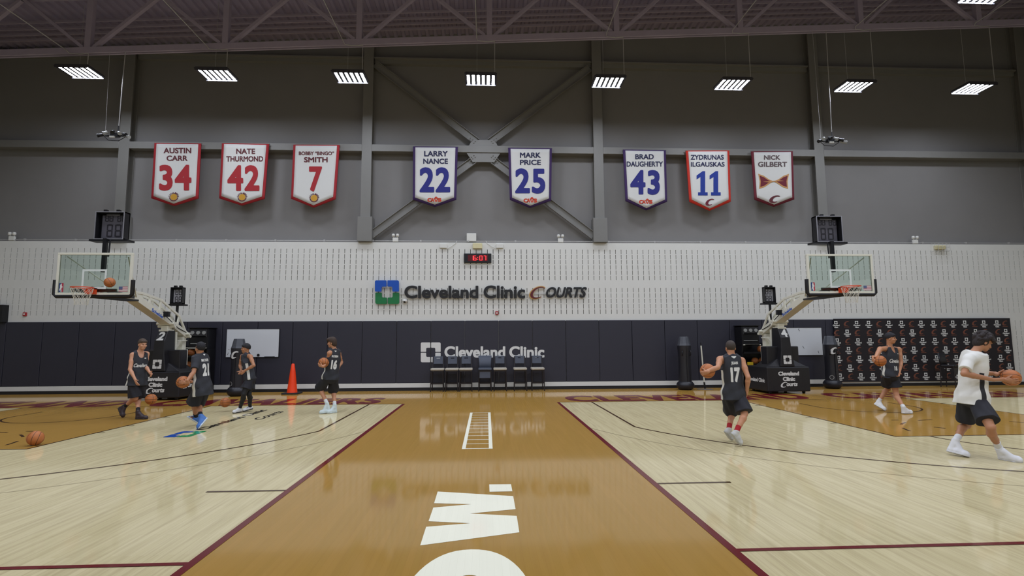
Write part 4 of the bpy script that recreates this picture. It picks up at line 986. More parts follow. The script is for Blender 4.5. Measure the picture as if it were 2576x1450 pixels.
# ------------------------------------------------------------------ cone, dummies, pole
t = thing('traffic_cone', (-4.2, 3.3, 0), 'tall bright orange cone on a black base by the back wall', 'cone')
MB().lathe([(.17, .05), (.165, .07), (.13, .35), (.085, .75), (.05, .98), (.035, 1.0)], (-4.2, 3.3, 0), 28).build('cone_body', mat('cone_orange', '#ff4208', .45), t, smooth='auto')
MB().prism(rrect(-.27, -.27, .27, .27, .06), lambda u, v, d: (-4.2+u, 3.3+v, d), .05).build('cone_base', blk, t, bevel=.012)
dumv = mat('dummy_vinyl', '#222228', .35, var=.05); dumh = mat('dummy_hood', '#4a4d54', .35)
def dummy(x, y, label, logo=False, rot=0):
    t = thing('training_dummy', (x, y, 0), label, 'training dummy', 'black inflatable training dummies')
    MB().lathe([(.18, .0), (.25, .04), (.3, .12), (.3, .2), (.25, .27), (.21, .3)], (x, y, 0), 28).build('weighted_base', dumv, t, smooth='auto')
    MB().lathe([(.22, .28), (.215, .5), (.205, .8), (.205, 1.05), (.215, 1.3), (.232, 1.45), (.232, 1.53)], (x, y, 0), 28).build('body', dumv, t, smooth='auto')
    MB().lathe([(.232, 1.53), (.21, 1.6), (.16, 1.82), (.15, 1.835)], (x, y, 0), 12).build('hood', dumh, t)
    s = MB(); s.box((x-.004, y-.235, .3), (x+.004, y-.18, 1.5)); s.build('seam', blk, t)
    h = MB()
    for sx in (-1, 1): h.tube([(x+sx*.13, y-.17, 1.36), (x+sx*.15, y-.225, 1.32), (x+sx*.155, y-.215, 1.22), (x+sx*.135, y-.17, 1.18)], .015, 8)
    h.build('handle', dumv, t, smooth=True)
    if logo:
        l = MB()
        def fn(u, v):
            a = R3(-128+62*u); r = .238
            return (x+r*math.cos(a), y+r*math.sin(a), 1.2+.24*v)
        P_, F_ = swoosh_c(fn, 1.9); l.add(P_, F_).build('initial_letter', whvinyl, t)
        def disc(rd, r):
            return [(x+r*math.cos(R3(-125)+rd*math.cos(a)/r), y+r*math.sin(R3(-125)+rd*math.cos(a)/r), .4+rd*math.sin(a)) for a in np.linspace(0, 2*math.pi, 25)[:-1]]
        MB().add(disc(.075, .226), [tuple(range(24))]).build('round_badge', grayp, t); MB().add(disc(.055, .23), [tuple(range(24))]).build('round_badge_centre', dumv, t)
    return t
dummy(-5.75, 2.75, 'black training dummy with a white letter in front of the left whiteboard', True)
dummy(9.17, 3.35, 'plain black training dummy with side handles, left of the leaning white pole')
dummy(14.4, 3.3, 'black training dummy between the right whiteboard and the backdrop', True)
t = thing('marker_pole', (9.95, 3.4, 0), 'thin white pole leaning on a flat disc base behind the player numbered 17', 'pole')
p0, p1, p2, p3 = at(1773.6, 975, Y=3.45), at(1771.5, 962, Y=3.45), at(1763.5, 870, Y=3.45), at(1762, 862, Y=3.45)
p0[2] = .03
MB().tube([p1, p2], .024, 10).build('pole', whm, t); MB().tube([p0, p1], .03, 10).build('lower_socket', blk, t); MB().tube([p2, p3], .014, 8).build('tip', blk, t)
MB().lathe([(.28, 0), (.28, .012), (.05, .03)], (p0[0], p0[1], 0), 28).build('disc_base', mat('disc_grey', '#6d655c', .6), t)
# ------------------------------------------------------------------ camera clusters hanging from the roof
def rig(px, py, topx, label):
    c = at(px, py, Y=1.3); zt = roofz(c[0])+.1; t = thing('camera_cluster', (c[0], c[1], c[2]), label, 'camera rig', 'camera clusters hanging on cables')
    b = MB(); b.tube([(c[0]-.3, c[1], c[2]), (c[0]+.3, c[1], c[2])], .025, 8); b.cbox((c[0], c[1], c[2]+.02), (.22, .14, .1)); b.tube([(c[0]+.08, c[1], c[2]+.05), (c[0]+.08, c[1], c[2]+.32)], .015, 8); b.build('frame', blkm, t)
    MB().cbox((c[0]-.02, c[1]-.1, c[2]-.07), (.14, .05, .05)).build('label_plate', whbright, t)
    for i, (dx, dz, a) in enumerate(((-.32, .02, 150), (-.22, .1, 120), (-.05, .13, 80), (.12, .1, 60), (.25, .06, 30), (.33, -.01, 0))):
        q = MB(); e = np.array([c[0]+dx, c[1]-.03, c[2]+dz]); d = np.array([math.cos(R3(a))*.12, -.06, -.05]); q.tube([e, e+d], .045, 10); q.tube([e+d, e+d*1.35], .055, 10); q.build('spot_camera', blkm if i % 2 == 0 else grayp, t)
    w_ = MB(); top = at(topx, 133, Y=1.3); w_.tube([(c[0]+.08, c[1], c[2]+.3), (c[0]+.12, c[1], roofz(c[0])+.02)], .012, 6); w_.tube([(c[0]-.3, c[1], c[2]+.02), (c[0]-.35, c[1], roofz(c[0])+.02)], .005, 5); w_.build('hanging_cable', galv, t)
    lp = MB(); lp.tube([(c[0]-.35, c[1], c[2]), (c[0]-.2, c[1], c[2]-.14), (c[0]+.1, c[1], c[2]-.16), (c[0]+.35, c[1], c[2])], .01, 6); lp.build('cable_loop', blk, t)
rig(290, 342, 312, 'cluster of small black cameras hanging beside the left wall column'); rig(2088, 356, 2052, 'cluster of small black cameras hanging beside the right wall column')
# ------------------------------------------------------------------ people: smooth-blended bodies turned into meshes
class Field:
    """distance field on a grid; shapes are blended in and the surface is then netted"""
    def __init__(s, lo, hi, h):
        s.h = h; s.lo = np.array(lo, float)-4*h; s.n = np.ceil((np.array(hi)+4*h-s.lo)/h).astype(int)+1; s.F = np.full(s.n, 9.0, np.float32)
    def block(s, lo, hi):
        a = np.clip(np.floor((np.array(lo)-s.lo)/s.h).astype(int), 0, s.n-1); b = np.clip(np.ceil((np.array(hi)-s.lo)/s.h).astype(int)+1, 1, s.n)
        ax = [s.lo[i]+s.h*np.arange(a[i], b[i]) for i in range(3)]
        P = np.stack(np.meshgrid(*ax, indexing='ij'), -1); return (slice(a[0], b[0]), slice(a[1], b[1]), slice(a[2], b[2])), P
    def put(s, lo, hi, fn, k=.02, mode='add'):
        m = k+3*s.h; sl, P = s.block(np.array(lo)-m, np.array(hi)+m)
        if 0 in P.shape: return
        d = fn(P); F = s.F[sl]
        if mode == 'cut': s.F[sl] = np.maximum(F, -d); return
        if k > 0:
            t = np.clip(.5+.5*(F-d)/k, 0, 1); s.F[sl] = F*(1-t)+d*t-k*t*(1-t)
        else: s.F[sl] = np.minimum(F, d)
    def cone(s, a, b, r1, r2, k=.02, mode='add'):
        a = np.array(a, float); b = np.array(b, float); ba = b-a; l2 = max(ba@ba, 1e-9); r = max(r1, r2)
        def fn(P):
            q = P-a; t = np.clip((q@ba)/l2, 0, 1); return np.linalg.norm(q-t[..., None]*ba, axis=-1)-(r1+(r2-r1)*t)
        s.put(np.minimum(a, b)-r, np.maximum(a, b)+r, fn, k, mode)
    def chain(s, pts, rs, k=.02):
        for i in range(len(pts)-1): s.cone(pts[i], pts[i+1], rs[i], rs[i+1], k)
    def ell(s, c, fr, rad, k=.02, mode='add'):
        c = np.array(c, float); Rm = np.array(fr).T; rad = np.array(rad, float); r = rad.max()
        def fn(P):
            q = (P-c)@Rm; k0 = np.linalg.norm(q/rad, axis=-1); k1 = np.linalg.norm(q/(rad*rad), axis=-1); return np.where(k1 > 1e-9, k0*(k0-1)/np.maximum(k1, 1e-9), -rad.min())
        s.put(c-r, c+r, fn, k, mode)
    def half(s, p, n):
        """keep the side the normal points away from"""
        _, P = s.block(s.lo, s.lo+s.h*s.n); n = np.array(n, float)/np.linalg.norm(n); s.F = np.maximum(s.F, ((P-np.array(p))@n)[:s.n[0], :s.n[1], :s.n[2]])
    def net(s):
        F = s.F; I = F < 0; n = F.shape
        acc = np.zeros(tuple(np.array(n)-1)+(3,), np.float32); cnt = np.zeros(tuple(np.array(n)-1), np.float32); edges = []
        for ax in range(3):
            sl0 = [slice(None)]*3; sl1 = [slice(None)]*3; sl0[ax] = slice(0, -1); sl1[ax] = slice(1, None)
            A, B = F[tuple(sl0)], F[tuple(sl1)]; X = np.argwhere((A < 0) != (B < 0)); fa = A[tuple(X.T)]; fb = B[tuple(X.T)]
            p = X.astype(np.float32); p[:, ax] += fa/(fa-fb); o1, o2 = [i for i in range(3) if i != ax]
            ok = np.ones(len(X), bool)
            for d1 in (0, -1):
                for d2 in (0, -1):
                    c = X.copy(); c[:, o1] += d1; c[:, o2] += d2; v = (c >= 0).all(1) & (c < np.array(n)-1).all(1); ok &= v
                    np.add.at(acc, tuple(c[v].T), p[v]); np.add.at(cnt, tuple(c[v].T), 1)
            edges.append((ax, o1, o2, X[ok], (fa < 0)[ok]))
        cells = np.argwhere(cnt > 0); idx = np.full(cnt.shape, -1, np.int64); idx[tuple(cells.T)] = np.arange(len(cells))
        V = acc[tuple(cells.T)]/cnt[tuple(cells.T)][:, None]*s.h+s.lo; Q = []
        for ax, o1, o2, X, ins in edges:
            q = []
            for d1, d2 in ((0, 0), (-1, 0), (-1, -1), (0, -1)):
                c = X.copy(); c[:, o1] += d1; c[:, o2] += d2; q.append(idx[tuple(c.T)])
            q = np.stack(q, 1); flip = ins if ax != 1 else ~ins
            q[~flip] = q[~flip][:, ::-1]; Q.append(q)
        return V, np.concatenate(Q)
    def build(s, name, mats, parent, pick=None, smooth=1):
        V, Q = s.net()
        for _ in range(smooth):          # light relaxation
            a = np.zeros_like(V); c = np.zeros(len(V))
            for i in range(4):
                for j in (1, 3): np.add.at(a, Q[:, i], V[Q[:, (i+j) % 4]]); np.add.at(c, Q[:, i], 1)
            V = V*.5+.5*a/np.maximum(c, 1)[:, None]
        s.V, s.Q = V, Q
        me = bpy.data.meshes.new(name); o0 = np.array(root_loc(parent)); W = (V-o0).astype(np.float32)
        me.vertices.add(len(W)); me.vertices.foreach_set('co', W.ravel()); me.loops.add(Q.size); me.loops.foreach_set('vertex_index', Q.ravel().astype(np.int32))
        me.polygons.add(len(Q)); me.polygons.foreach_set('loop_start', np.arange(0, Q.size, 4, dtype=np.int32))
        me.update(calc_edges=True); me.validate()
        me.polygons.foreach_set('use_smooth', [True]*len(me.polygons))
        for m in (mats if isinstance(mats, (list, tuple)) else [mats]): me.materials.append(m)
        if pick is not None and len(me.polygons) == len(Q): me.polygons.foreach_set('material_index', pick(V[Q].mean(1)).astype(np.int32))
        me.update(); o = bpy.data.objects.new(name, me); C.objects.link(o); o.parent = parent; return o

def unit(v): v = np.array(v, float); return v/np.linalg.norm(v)
skins = {k: mat('skin_'+k, c, .5, var=.05, scale=20) for k, c in dict(fair='#c99272', tan='#b07a58', warm='#bd8562').items()}
jerseym = mat('black_jersey', '#2b2d34', .75, var=.06, scale=30, bump=.1, bscale=200); shortm = mat('black_shorts', '#1c1c24', .75, var=.08, scale=20)
jwhite = mat('white_panel', '#d8d6cc', .75); teew = mat('white_tshirt', '#dfddd6', .8, var=.03, scale=10); tights = mat('black_tights', '#131316', .6)
jprint = mat('white_jersey_print', '#dcdcd8', .7)
eyem = mat('dark_eye', '#1c130e', .3); lipm = mat('lip', '#a0604e', .5)

def striped(shirt, panel, o, side, fwd, up, s, Lt, vmax):
    """cloth with a contrasting panel down both side seams"""
    m = shirt.copy(); N = m.node_tree.nodes; L = m.node_tree.links; b = N['Principled BSDF']; src = b.inputs['Base Color'].links[0].from_socket
    tc = N.new('ShaderNodeTexCoord'); sb = N.new('ShaderNodeVectorMath'); sb.operation = 'SUBTRACT'; L.new(tc.outputs['Object'], sb.inputs[0]); sb.inputs[1].default_value = tuple(o)
    def dot(v):
        d = N.new('ShaderNodeVectorMath'); d.operation = 'DOT_PRODUCT'; L.new(sb.outputs[0], d.inputs[0]); d.inputs[1].default_value = tuple(v); return d.outputs['Value']
    def ma(op, a, c):
        n = N.new('ShaderNodeMath'); n.operation = op
        for i, q in enumerate((a, c)):
            if isinstance(q, (int, float)): n.inputs[i].default_value = q
            else: L.new(q, n.inputs[i])
        return n.outputs[0]
    k = ma('LESS_THAN', ma('ABSOLUTE', ma('ADD', dot(fwd), float(.01*s)), 0.0), float(.032*s)); k = ma('MULTIPLY', k, ma('LESS_THAN', dot(up), float(vmax*Lt))); k = ma('MULTIPLY', k, ma('GREATER_THAN', ma('ABSOLUTE', dot(side), 0.0), float(.1*s)))
    mx = N.new('ShaderNodeMix'); mx.data_type = 'RGBA'; L.new(k, mx.inputs[0]); L.new(src, mx.inputs[6]); pc = panel.node_tree.nodes['Principled BSDF'].inputs['Base Color'].links[0].from_node.inputs[6].default_value; mx.inputs[7].default_value = tuple(pc)
    L.new(mx.outputs[2], b.inputs['Base Color']); return m

def person(name_label, P, skin, H, face, head_face=None, tank=True, shirt=jerseym, panel=jwhite, hair='#2a2320', hairlen=1.0, hair_kind='short',
           shoe='#dddddd', sole='#c8c8c8', sock='#16161a', socklen=.09, leggings=False, h=.0075, hands=None, prints=(), bare_hem=None, tilt=0.0, shorts_len=.93, loose=1.0, slim=1.0):
    """P: joints as points of the hall; hands: per side dict(ball=centre) or dict(to=point)"""
    s = H/1.75; J = {k: np.array(v, float) for k, v in P.items()}
    base = np.array([J['pelvis'][0], J['pelvis'][1], 0.0]); t = thing('person', base, name_label, 'person')
    up = unit(J['neck']-J['pelvis']); f0 = unit(np.array([face[0], face[1], 0.0])); side = unit(np.cross(f0, up)); fwd = np.cross(up, side); fr = (side, fwd, up)
    Lt = np.linalg.norm(J['neck']-J['pelvis']); tor = lambda x, y, v: J['pelvis']+side*x*s+fwd*y*s+up*v*Lt
    for sd, sg in (('R', 1), ('L', -1)):
        J['hip'+sd] = J['pelvis']+side*sg*.085*s-up*.03*s
    # joint between two known ends, on its sight line, bone lengths respected
    def solve(a, b, px, la, lb, prefer):
        d = ray(*px); best = None
        y0 = (a[1]+b[1])/2
        for yy in np.linspace(y0-.5, y0+.5, 101):
            q = CAM+(yy-CAM[1])/d[1]*d; e = (np.linalg.norm(q-a)-la)**2+(np.linalg.norm(q-b)-lb)**2+.004*((q-(a+b)/2)@prefer < 0)
            if best is None or e < best[0]: best = (e, q)
        return best[1]
    for sd in 'RL':
        if ('kn'+sd) in J and len(J['kn'+sd]) == 2: J['kn'+sd] = solve(J['hip'+sd], J['an'+sd], J['kn'+sd], .245*H, .245*H, f0)
        if len(J['el'+sd]) == 2: J['el'+sd] = solve(J['sh'+sd], J['wr'+sd], J['el'+sd], .17*H, .15*H, -f0)
    allp = np.array([v for v in J.values() if len(v) == 3]); lo, hi = allp.min(0)-.22, allp.max(0)+.22; lo[2] = max(lo[2], -.02)
    B = Field(lo, hi, h)
    # torso
    B.ell(tor(0, -.005, .02), fr, np.array([.155*slim, .11, .12])*s, .03); B.ell(tor(0, .005, .3), fr, np.array([.135*slim, .098, .19])*s, .05); B.ell(tor(0, .0, .66), fr, np.array([.158*slim, .108, .2])*s, .05)
    for sd, sg in (('R', 1), ('L', -1)):
        sh = J['sh'+sd]; B.cone(tor(sg*.03, -.01, .96), sh, .055*s, .052*s, .04); B.ell(tor(sg*.07, -.045, -.03), fr, np.array([.07, .06, .08])*s, .03)
        B.chain([sh, sh+(J['el'+sd]-sh)*.45, J['el'+sd]], [.054*s, .046*s, .037*s], .025); fa = J['wr'+sd]-J['el'+sd]
        B.chain([J['el'+sd], J['el'+sd]+fa*.3, J['wr'+sd]], [.037*s, .040*s, .025*s], .015)
        hp, kn, an = J['hip'+sd], J['kn'+sd], J['an'+sd]
        B.chain([hp, hp+(kn-hp)*.5, kn], [.085*s, .072*s, .052*s], .03); ca = an-kn; bk = unit(-f0-ca/np.linalg.norm(ca)*((-f0)@ca)/np.linalg.norm(ca))
        B.chain([kn, kn+ca*.3+bk*.018*s, kn+ca*.62+bk*.006*s, an], [.051*s, .054*s, .042*s, .033*s], .02); B.ell(kn-bk*.012*s, fr, np.array([.045, .04, .05])*s, .02)
        fx = unit(J['to'+sd]-J['he'+sd]); uf = unit((an-J['he'+sd])-fx*((an-J['he'+sd])@fx)); h1 = J['he'+sd]+fx*.06+uf*.045; B.chain([an, h1], [.032*s, .026*s], .01); B.chain([h1, J['to'+sd]-fx*.07+uf*.035], [.026*s, .018*s], .01)
    # neck and head
    hf = unit(np.array([*(head_face if head_face is not None else face), 0.0])); hup = unit(unit(J['head']-J['neck'])*.5+np.array([0, 0, 1.0])+hf*tilt)
    hs = unit(np.cross(hf, hup)); hf = np.cross(hup, hs); hfr = (hs, hf, hup); hd = J['head']; q = s*.97
    hp_ = lambda x, y, z: hd+(hs*x+hf*y+hup*z)*q
    B.chain([tor(0, -.01, .96), hp_(0, -.025, -.06)], [.058*s, .052*s], .03)
    B.ell(hp_(0, -.008, .03), hfr, np.array([.074, .094, .088])*q, .02); B.ell(hp_(0, .022, -.045), hfr, np.array([.058, .07, .07])*q, .03); B.ell(hp_(0, .06, -.092), hfr, np.array([.03, .024, .022])*q, .03)
    B.cone(hp_(0, .088, .012), hp_(0, .108, -.03), .009*q, .014*q, .012); B.ell(hp_(0, .08, .028), hfr, np.array([.05, .018, .012])*q, .015)
    for sg in (1, -1):
        B.ell(hp_(sg*.076, -.012, -.012), hfr, np.array([.011, .02, .032])*q, .006); B.ell(hp_(sg*.042, .062, -.028), hfr, np.array([.025, .022, .022])*q, .02)
    B.ell(hp_(0, .09, -.062), hfr, np.array([.024, .012, .008])*q, .008)
    # hands: palm, four fingers, thumb
    for sd, sg in (('R', 1), ('L', -1)):
        W = J['wr'+sd]; fa = unit(W-J['el'+sd]); hd_ = (hands or {}).get(sd, {}); hs_ = s*1.02
        if 'ball' in hd_:
            Cb = np.array(hd_['ball']); n = unit(Cb-J['palm'+sd]); d = unit(hd_.get('dir', fa)-n*(np.array(hd_.get('dir', fa))@n)); R_ = .121
        else:
            d = unit(fa*.7+unit(np.array(hd_['to'])-W)*.6) if 'to' in hd_ else fa; n = hd_.get('n', -side*sg); n = unit(np.array(n)-d*(np.array(n)@d)); Cb = None
        sv = np.cross(d, n); thumb_s = sg*(1 if hd_.get('thumb', 1) > 0 else -1)
        pc = J['palm'+sd] if Cb is not None else W+d*.05*hs_
        if Cb is not None: pc = Cb-n*(R_+.017); W2 = pc-d*.055*hs_-n*.012; B.chain([W, W2], [.025*s, .026*s], .01)
        B.ell(pc, (sv, d, n), np.array([.040, .05, .016])*hs_, .012)
        wr0 = W if Cb is None else W2; B.cone(wr0, pc, .026*hs_, .022*hs_, .012)
        cl = hd_.get('curl', .5)
        for i, (o, ln) in enumerate(((-.030, .066), (-.0105, .078), (.0095, .074), (.029, .058))):
            o_ = -o*thumb_s; p = pc+d*.04*hs_+sv*o_*hs_; pts = [p]
            if Cb is not None:
                dd = unit(d+sv*o_*9); st = ln*hs_/3
                for k in range(3):
                    p = p+dd*st; r_ = unit(p-Cb); p = Cb+r_*(R_+.0095); dd = unit(dd-r_*(dd@r_)); pts.append(p)
            else:
                a = 0
                for k in range(3): a += cl*(.9+.1*i); p = p+(d*math.cos(a)+n*math.sin(a))*ln*hs_/3; pts.append(p)
            B.chain(pts, [.0098*hs_, .0094*hs_, .0086*hs_, .0075*hs_], .004)
        tb = pc-d*.018*hs_+sv*thumb_s*.03*hs_; p = tb; pts = [tb]; dd = unit(d*.6+sv*thumb_s*.85)
        for k in range(2):
            p = p+dd*.032*hs_
            if Cb is not None: r_ = unit(p-Cb); p = Cb+r_*(R_+.012); dd = unit(dd-r_*(dd@r_))
            else: dd = unit(dd+n*.35)
            pts.append(p)
        B.chain(pts, [.013*hs_, .0115*hs_, .009*hs_], .006)
    body = B.build('body', skin, t)
    # eyes, brows and mouth
    for sg in (1, -1):
        e = Field(hp_(sg*.032, .08, .012)-.02, hp_(sg*.032, .08, .012)+.02, .004); e.ell(hp_(sg*.032, .083, .010), hfr, np.array([.0135, .008, .0065])*q, 0); e.build('eye', eyem, t)
        e = Field(hp_(sg*.033, .085, .03)-.03, hp_(sg*.033, .085, .03)+.03, .004); e.cone(hp_(sg*.014, .094, .027), hp_(sg*.052, .078, .03), .0055*q, .0045*q, 0); e.build('eyebrow', mat('hair_'+hair, hair, .7, var=.25, scale=60), t)
    e = Field(hp_(0, .09, -.06)-.035, hp_(0, .09, -.06)+.035, .004); e.ell(hp_(0, .096, -.061), hfr, np.array([.023, .008, .0055])*q, 0); e.build('mouth', lipm, t)
    # hair
    hm = mat('hair_'+hair, hair, .7, var=.25, scale=60, bump=.3, bscale=90)
    G = Field(hd-.19*q, hd+.19*q, .006); top = .012*hairlen
    G.ell(hp_(0, -.014, .036), hfr, np.array([.078+top*.6, .098+top*.5, .092+top])*q, 0)
    if hair_kind in ('bowl', 'shaggy'): G.ell(hp_(0, .05, .075), hfr, np.array([.066, .052, .036])*q, .02)
    if hair_kind == 'shaggy': G.ell(hp_(0, -.06, -.03), hfr, np.array([.074, .055, .085])*q, .03); G.ell(hp_(0, .06, .085), hfr, np.array([.075, .06, .045])*q, .03)
    if hair_kind == 'curly':
        G.ell(hp_(0, -.07, -.02), hfr, np.array([.078, .055, .085])*q, .03)
        rg = np.random.RandomState(3)
        for _ in range(70):
            v = unit(rg.normal(size=3)+np.array([0, 0, .7])); p = hp_(v[0]*.09, -.012+v[1]*.112, .042+v[2]*.105); G.ell(p, hfr, np.full(3, .024+.012*rg.rand())*q, .012)
    if hair_kind != 'none':
        # clear the face: everything in front of the temples and below the fringe
        cut = {'short': .058, 'bowl': .034, 'shaggy': .03, 'curly': .045, 'crop': .06}[hair_kind]; low = {'short': -.03, 'bowl': .0, 'shaggy': -.1, 'curly': -.1, 'crop': -.04}[hair_kind]
        def facecut(Pt):
            l = (Pt-hd)/q; x, y, z = l@hs, l@hf, l@hup
            return np.maximum(np.maximum(z-cut-.25*np.maximum(0, -(y-.03)), .02-y-.3*(z)), -1)*q
        G.put(G.lo, G.lo+G.h*G.n, facecut, 0, 'cut')
        def lowcut(Pt):
            l = (Pt-hd)/q; y, z = l@hf, l@hup; return (z-(low+.35*(y+.05)))*q
        G.put(G.lo, G.lo+G.h*G.n, lowcut, 0, 'cut')
        ang = lambda Pt: 0
        _, Pt = G.block(G.lo, G.lo+G.h*G.n); l = (Pt-hd)/q; th = np.arctan2(l@hs, l@hf)
        G.F += ((.0035 if hair_kind != 'crop' else .001)*np.sin(th*23+3*np.sin((l@hup)*40))*np.cos((l@hup)*60+th*5)).astype(np.float32)[:G.n[0], :G.n[1], :G.n[2]]
        G.build('hair', hm, t)
    # jersey: a loose tube round the torso with noise folds
    hem = -.2 if bare_hem is None else bare_hem
    pts = [tor(0, 0, hem), tor(0, 0, 1.1)]+[J['shR'], J['shL']]+([J['elR'], J['elL']] if not tank else [])
    pa = np.array(pts); T = Field(pa.min(0)-.25*s, pa.max(0)+.25*s, h)
    ts = np.array([-.3, 0, .25, .5, .7, .85, 1.0, 1.1]); aw = np.array([.192, .185, .172, .180, .186, .184, .178, .17])*s*np.interp([-.3, 0, .25, .5, .7, .85, 1.0, 1.1], [0, .45], [1.1 if slim == 1 else 1.16, slim]); bw = np.array([.15, .143, .128, .13, .134, .125, .105, .09])*s*loose*np.interp([-.3, 0, .25, .5, .7, .85, 1.0, 1.1], [0, .4], [1.05, 1])
    shh = max((J['shR']-J['pelvis'])@side, .1); shl = max(-(J['shL']-J['pelvis'])@side, .1)
    def loft(Pt):
        qv = Pt-J['pelvis']; x, y, z = qv@side, qv@fwd, qv@up; tt = z/Lt; a = np.interp(tt, ts, aw); b = np.interp(tt, ts, bw)
        fold = .006*np.sin(x*38+z*9+y*12)*np.clip(1.1-tt*1.1, .15, 1)+.005*np.sin(z*31-x*17)*np.clip(1-tt, .1, 1)
        d = (np.sqrt((x/a)**2+(y/b)**2)-1)*np.minimum(a, b)*1.0+fold
        ztop = Lt*1.0+.035*s-np.abs(x)*.42
        d = np.maximum(d, (z-ztop)*.9); d = np.maximum(d, hem*Lt+.02*np.cos(x*9)*0-z)
        if tank:
            lim = np.interp(tt, [.55, .68, .8, .95, 1.1], np.array([.26, .168, .142, .135, .125])*s); d = np.maximum(d, np.abs(x)-lim)
        return d
    T.put(T.lo, T.lo+T.h*T.n, loft, 0)
    if tank:
        for sd, sg in (('R', 1), ('L', -1)): T.cone(tor(sg*.075, -.012, 1.0), tor(sg*.135, -.008, .93), .038*s, .038*s, .02)
        for sd, sg in (('R', 1), ('L', -1)):
            lim = tor(sg*.150, 0, .8); sl, Pt = T.block(T.lo, T.lo+T.h*T.n); dd = ((Pt-lim)@(side*sg)); zz = (Pt-J['pelvis'])@up/Lt
            T.F = np.where(zz > .78, np.maximum(T.F, dd), T.F).astype(np.float32)
    else:
        for sd, sg in (('R', 1), ('L', -1)): T.cone(tor(sg*.05, -.005, .9), J['sh'+sd]+(J['el'+sd]-J['sh'+sd])*.05, .085*s, .074*s, .035)
        for sd in 'RL':
            sh, el = J['sh'+sd], J['el'+sd]; en = sh+(el-sh)*.72; S = Field(np.minimum(sh, en)-.15, np.maximum(sh, en)+.15, h)
            S.chain([sh-unit(en-sh)*.02, en+unit(en-sh)*.06], [.075*s, .088*s], 0); S.half(en, en-sh); V_, P_t = T.block(S.lo, S.lo+S.h*(S.n-1))
            ax = unit(en-sh); dv = P_t-sh; tt = np.clip(dv@ax, -.02, 9); d = np.linalg.norm(dv-np.clip(dv@ax, -.02, np.linalg.norm(en-sh))[..., None]*ax, axis=-1)-(.068*s+.03*np.clip(tt, 0, .3)); d = np.maximum(d, (P_t-en)@ax); F_ = T.F[V_]
            k = .03; u = np.clip(.5+.5*(F_-d)/k, 0, 1); T.F[V_] = F_*(1-u)+d*u-k*u*(1-u)
    ng = tor(0, .09 if tank else .05, 1.02); T.ell(ng, fr, np.array([.078, .095, .15 if tank else .06])*s, 0, 'cut'); T.cone(tor(0, -.012, .98), tor(0, .0, 1.3), .064*s, .07*s, 0, 'cut')
    jmat = striped(shirt, panel, J['pelvis']-base, side, fwd, up, s, Lt, .62 if tank else .55)
    jer = T.build('jersey' if shirt is jerseym else 'shirt', jmat, t)
    # shorts
    if True:
        legs = [J['hipR'], J['hipL'], J['knR'], J['knL']]; pa = np.array(legs+[J['pelvis']]); S = Field(pa.min(0)-.22, pa.max(0)+.22, h)
        S.ell(tor(0, 0, .0), fr, np.array([.178, .138, .15])*s, .0)
        for sd, sg in (('R', 1), ('L', -1)):
            hp, kn = J['hip'+sd], J['kn'+sd]; en = hp+(kn-hp)*shorts_len; ax = unit(en-hp); ln = np.linalg.norm(en-hp)
            def leg(Pt):
                dv = Pt-hp; tt = dv@ax; r = dv-tt[..., None]*ax; rr = np.linalg.norm(r, axis=-1); ph = np.arctan2(r@side, r@fwd)
                return np.maximum(np.maximum(rr-(.100*s+.035*np.clip(tt/ln, 0, 1)*s+.006*np.sin(ph*5+tt*14)), tt-ln), -tt-.08)
            S.put(np.minimum(hp, en)-.2, np.maximum(hp, en)+.2, leg, .012)
        S.half(tor(0, 0, .2), up); S.build('shorts', shortm, t)
    # socks, shoes, leggings
    shm = mat('shoe_'+shoe, shoe, .5, var=.1, scale=25); som = mat('sole_'+sole, sole, .5); skm = mat('sock_'+sock, sock, .8)
    for sd in 'RL':
        an, he, to, kn = J['an'+sd], J['he'+sd], J['to'+sd], J['kn'+sd]; ax = unit(to-he); L_ = np.linalg.norm(to-he); upf = unit((an-he)-ax*((an-he)@ax)); sv = np.cross(ax, upf); ff = (sv, ax, upf)
        if leggings:
            S = Field(np.minimum(np.minimum(kn, an), J['hip'+sd])-.12, np.maximum(np.maximum(kn, an), J['hip'+sd])+.12, h); hp = J['hip'+sd]; ca = an-kn; bk = unit(-f0-ca/np.linalg.norm(ca)*((-f0)@ca)/np.linalg.norm(ca))
            S.chain([hp+(kn-hp)*.4, kn], [.082*s, .059*s], .02); S.chain([kn, kn+ca*.3+bk*.018*s, kn+ca*.62+bk*.006*s, an+ca*.02], [.058*s, .061*s, .049*s, .039*s], .02); S.build('legging', tights, t)
        S = Field(np.minimum(an, he)-.2, np.maximum(an, he)+.2, .006); d_ = unit(kn-an); S.chain([he+upf*.04+ax*.05, an, an+d_*socklen], [.037*s, .040*s, .044*s], .01); S.half(an+d_*socklen, d_); S.build('sock', skm, t)
        c0 = he+ax*.045
        S = Field(np.minimum(he, np.minimum(to, an))-.1, np.maximum(he, np.maximum(to, an))+.12, .006)
        S.chain([he+ax*.045+upf*.042, he+ax*L_*.45+upf*.045, he+ax*L_*.8+upf*.034, to-ax*.04+upf*.03], [.042*s, .045*s, .046*s, .036*s], .02); S.chain([he+ax*.05+upf*.05, an-upf*.0+ax*.0-d_*.005], [.044*s, .047*s], .015); S.chain([an*.6+(he+ax*L_*.5)*.4+upf*.015, he+ax*L_*.6+upf*.05], [.042*s, .038*s], .02)
        S.half(an+d_*.0-ax*.0, unit(d_-ax*.25)); S.half(he+upf*.018, -upf); shoe_o = S.build('shoe', shm, t)
        lc = MB()
        for k in range(4):
            c1 = he+ax*(L_*(.47+.075*k))+upf*(.094-.011*k)*s; lc.tube([c1-sv*.026*s-upf*.012, c1+upf*.0, c1+sv*.026*s-upf*.012], .006, 6)
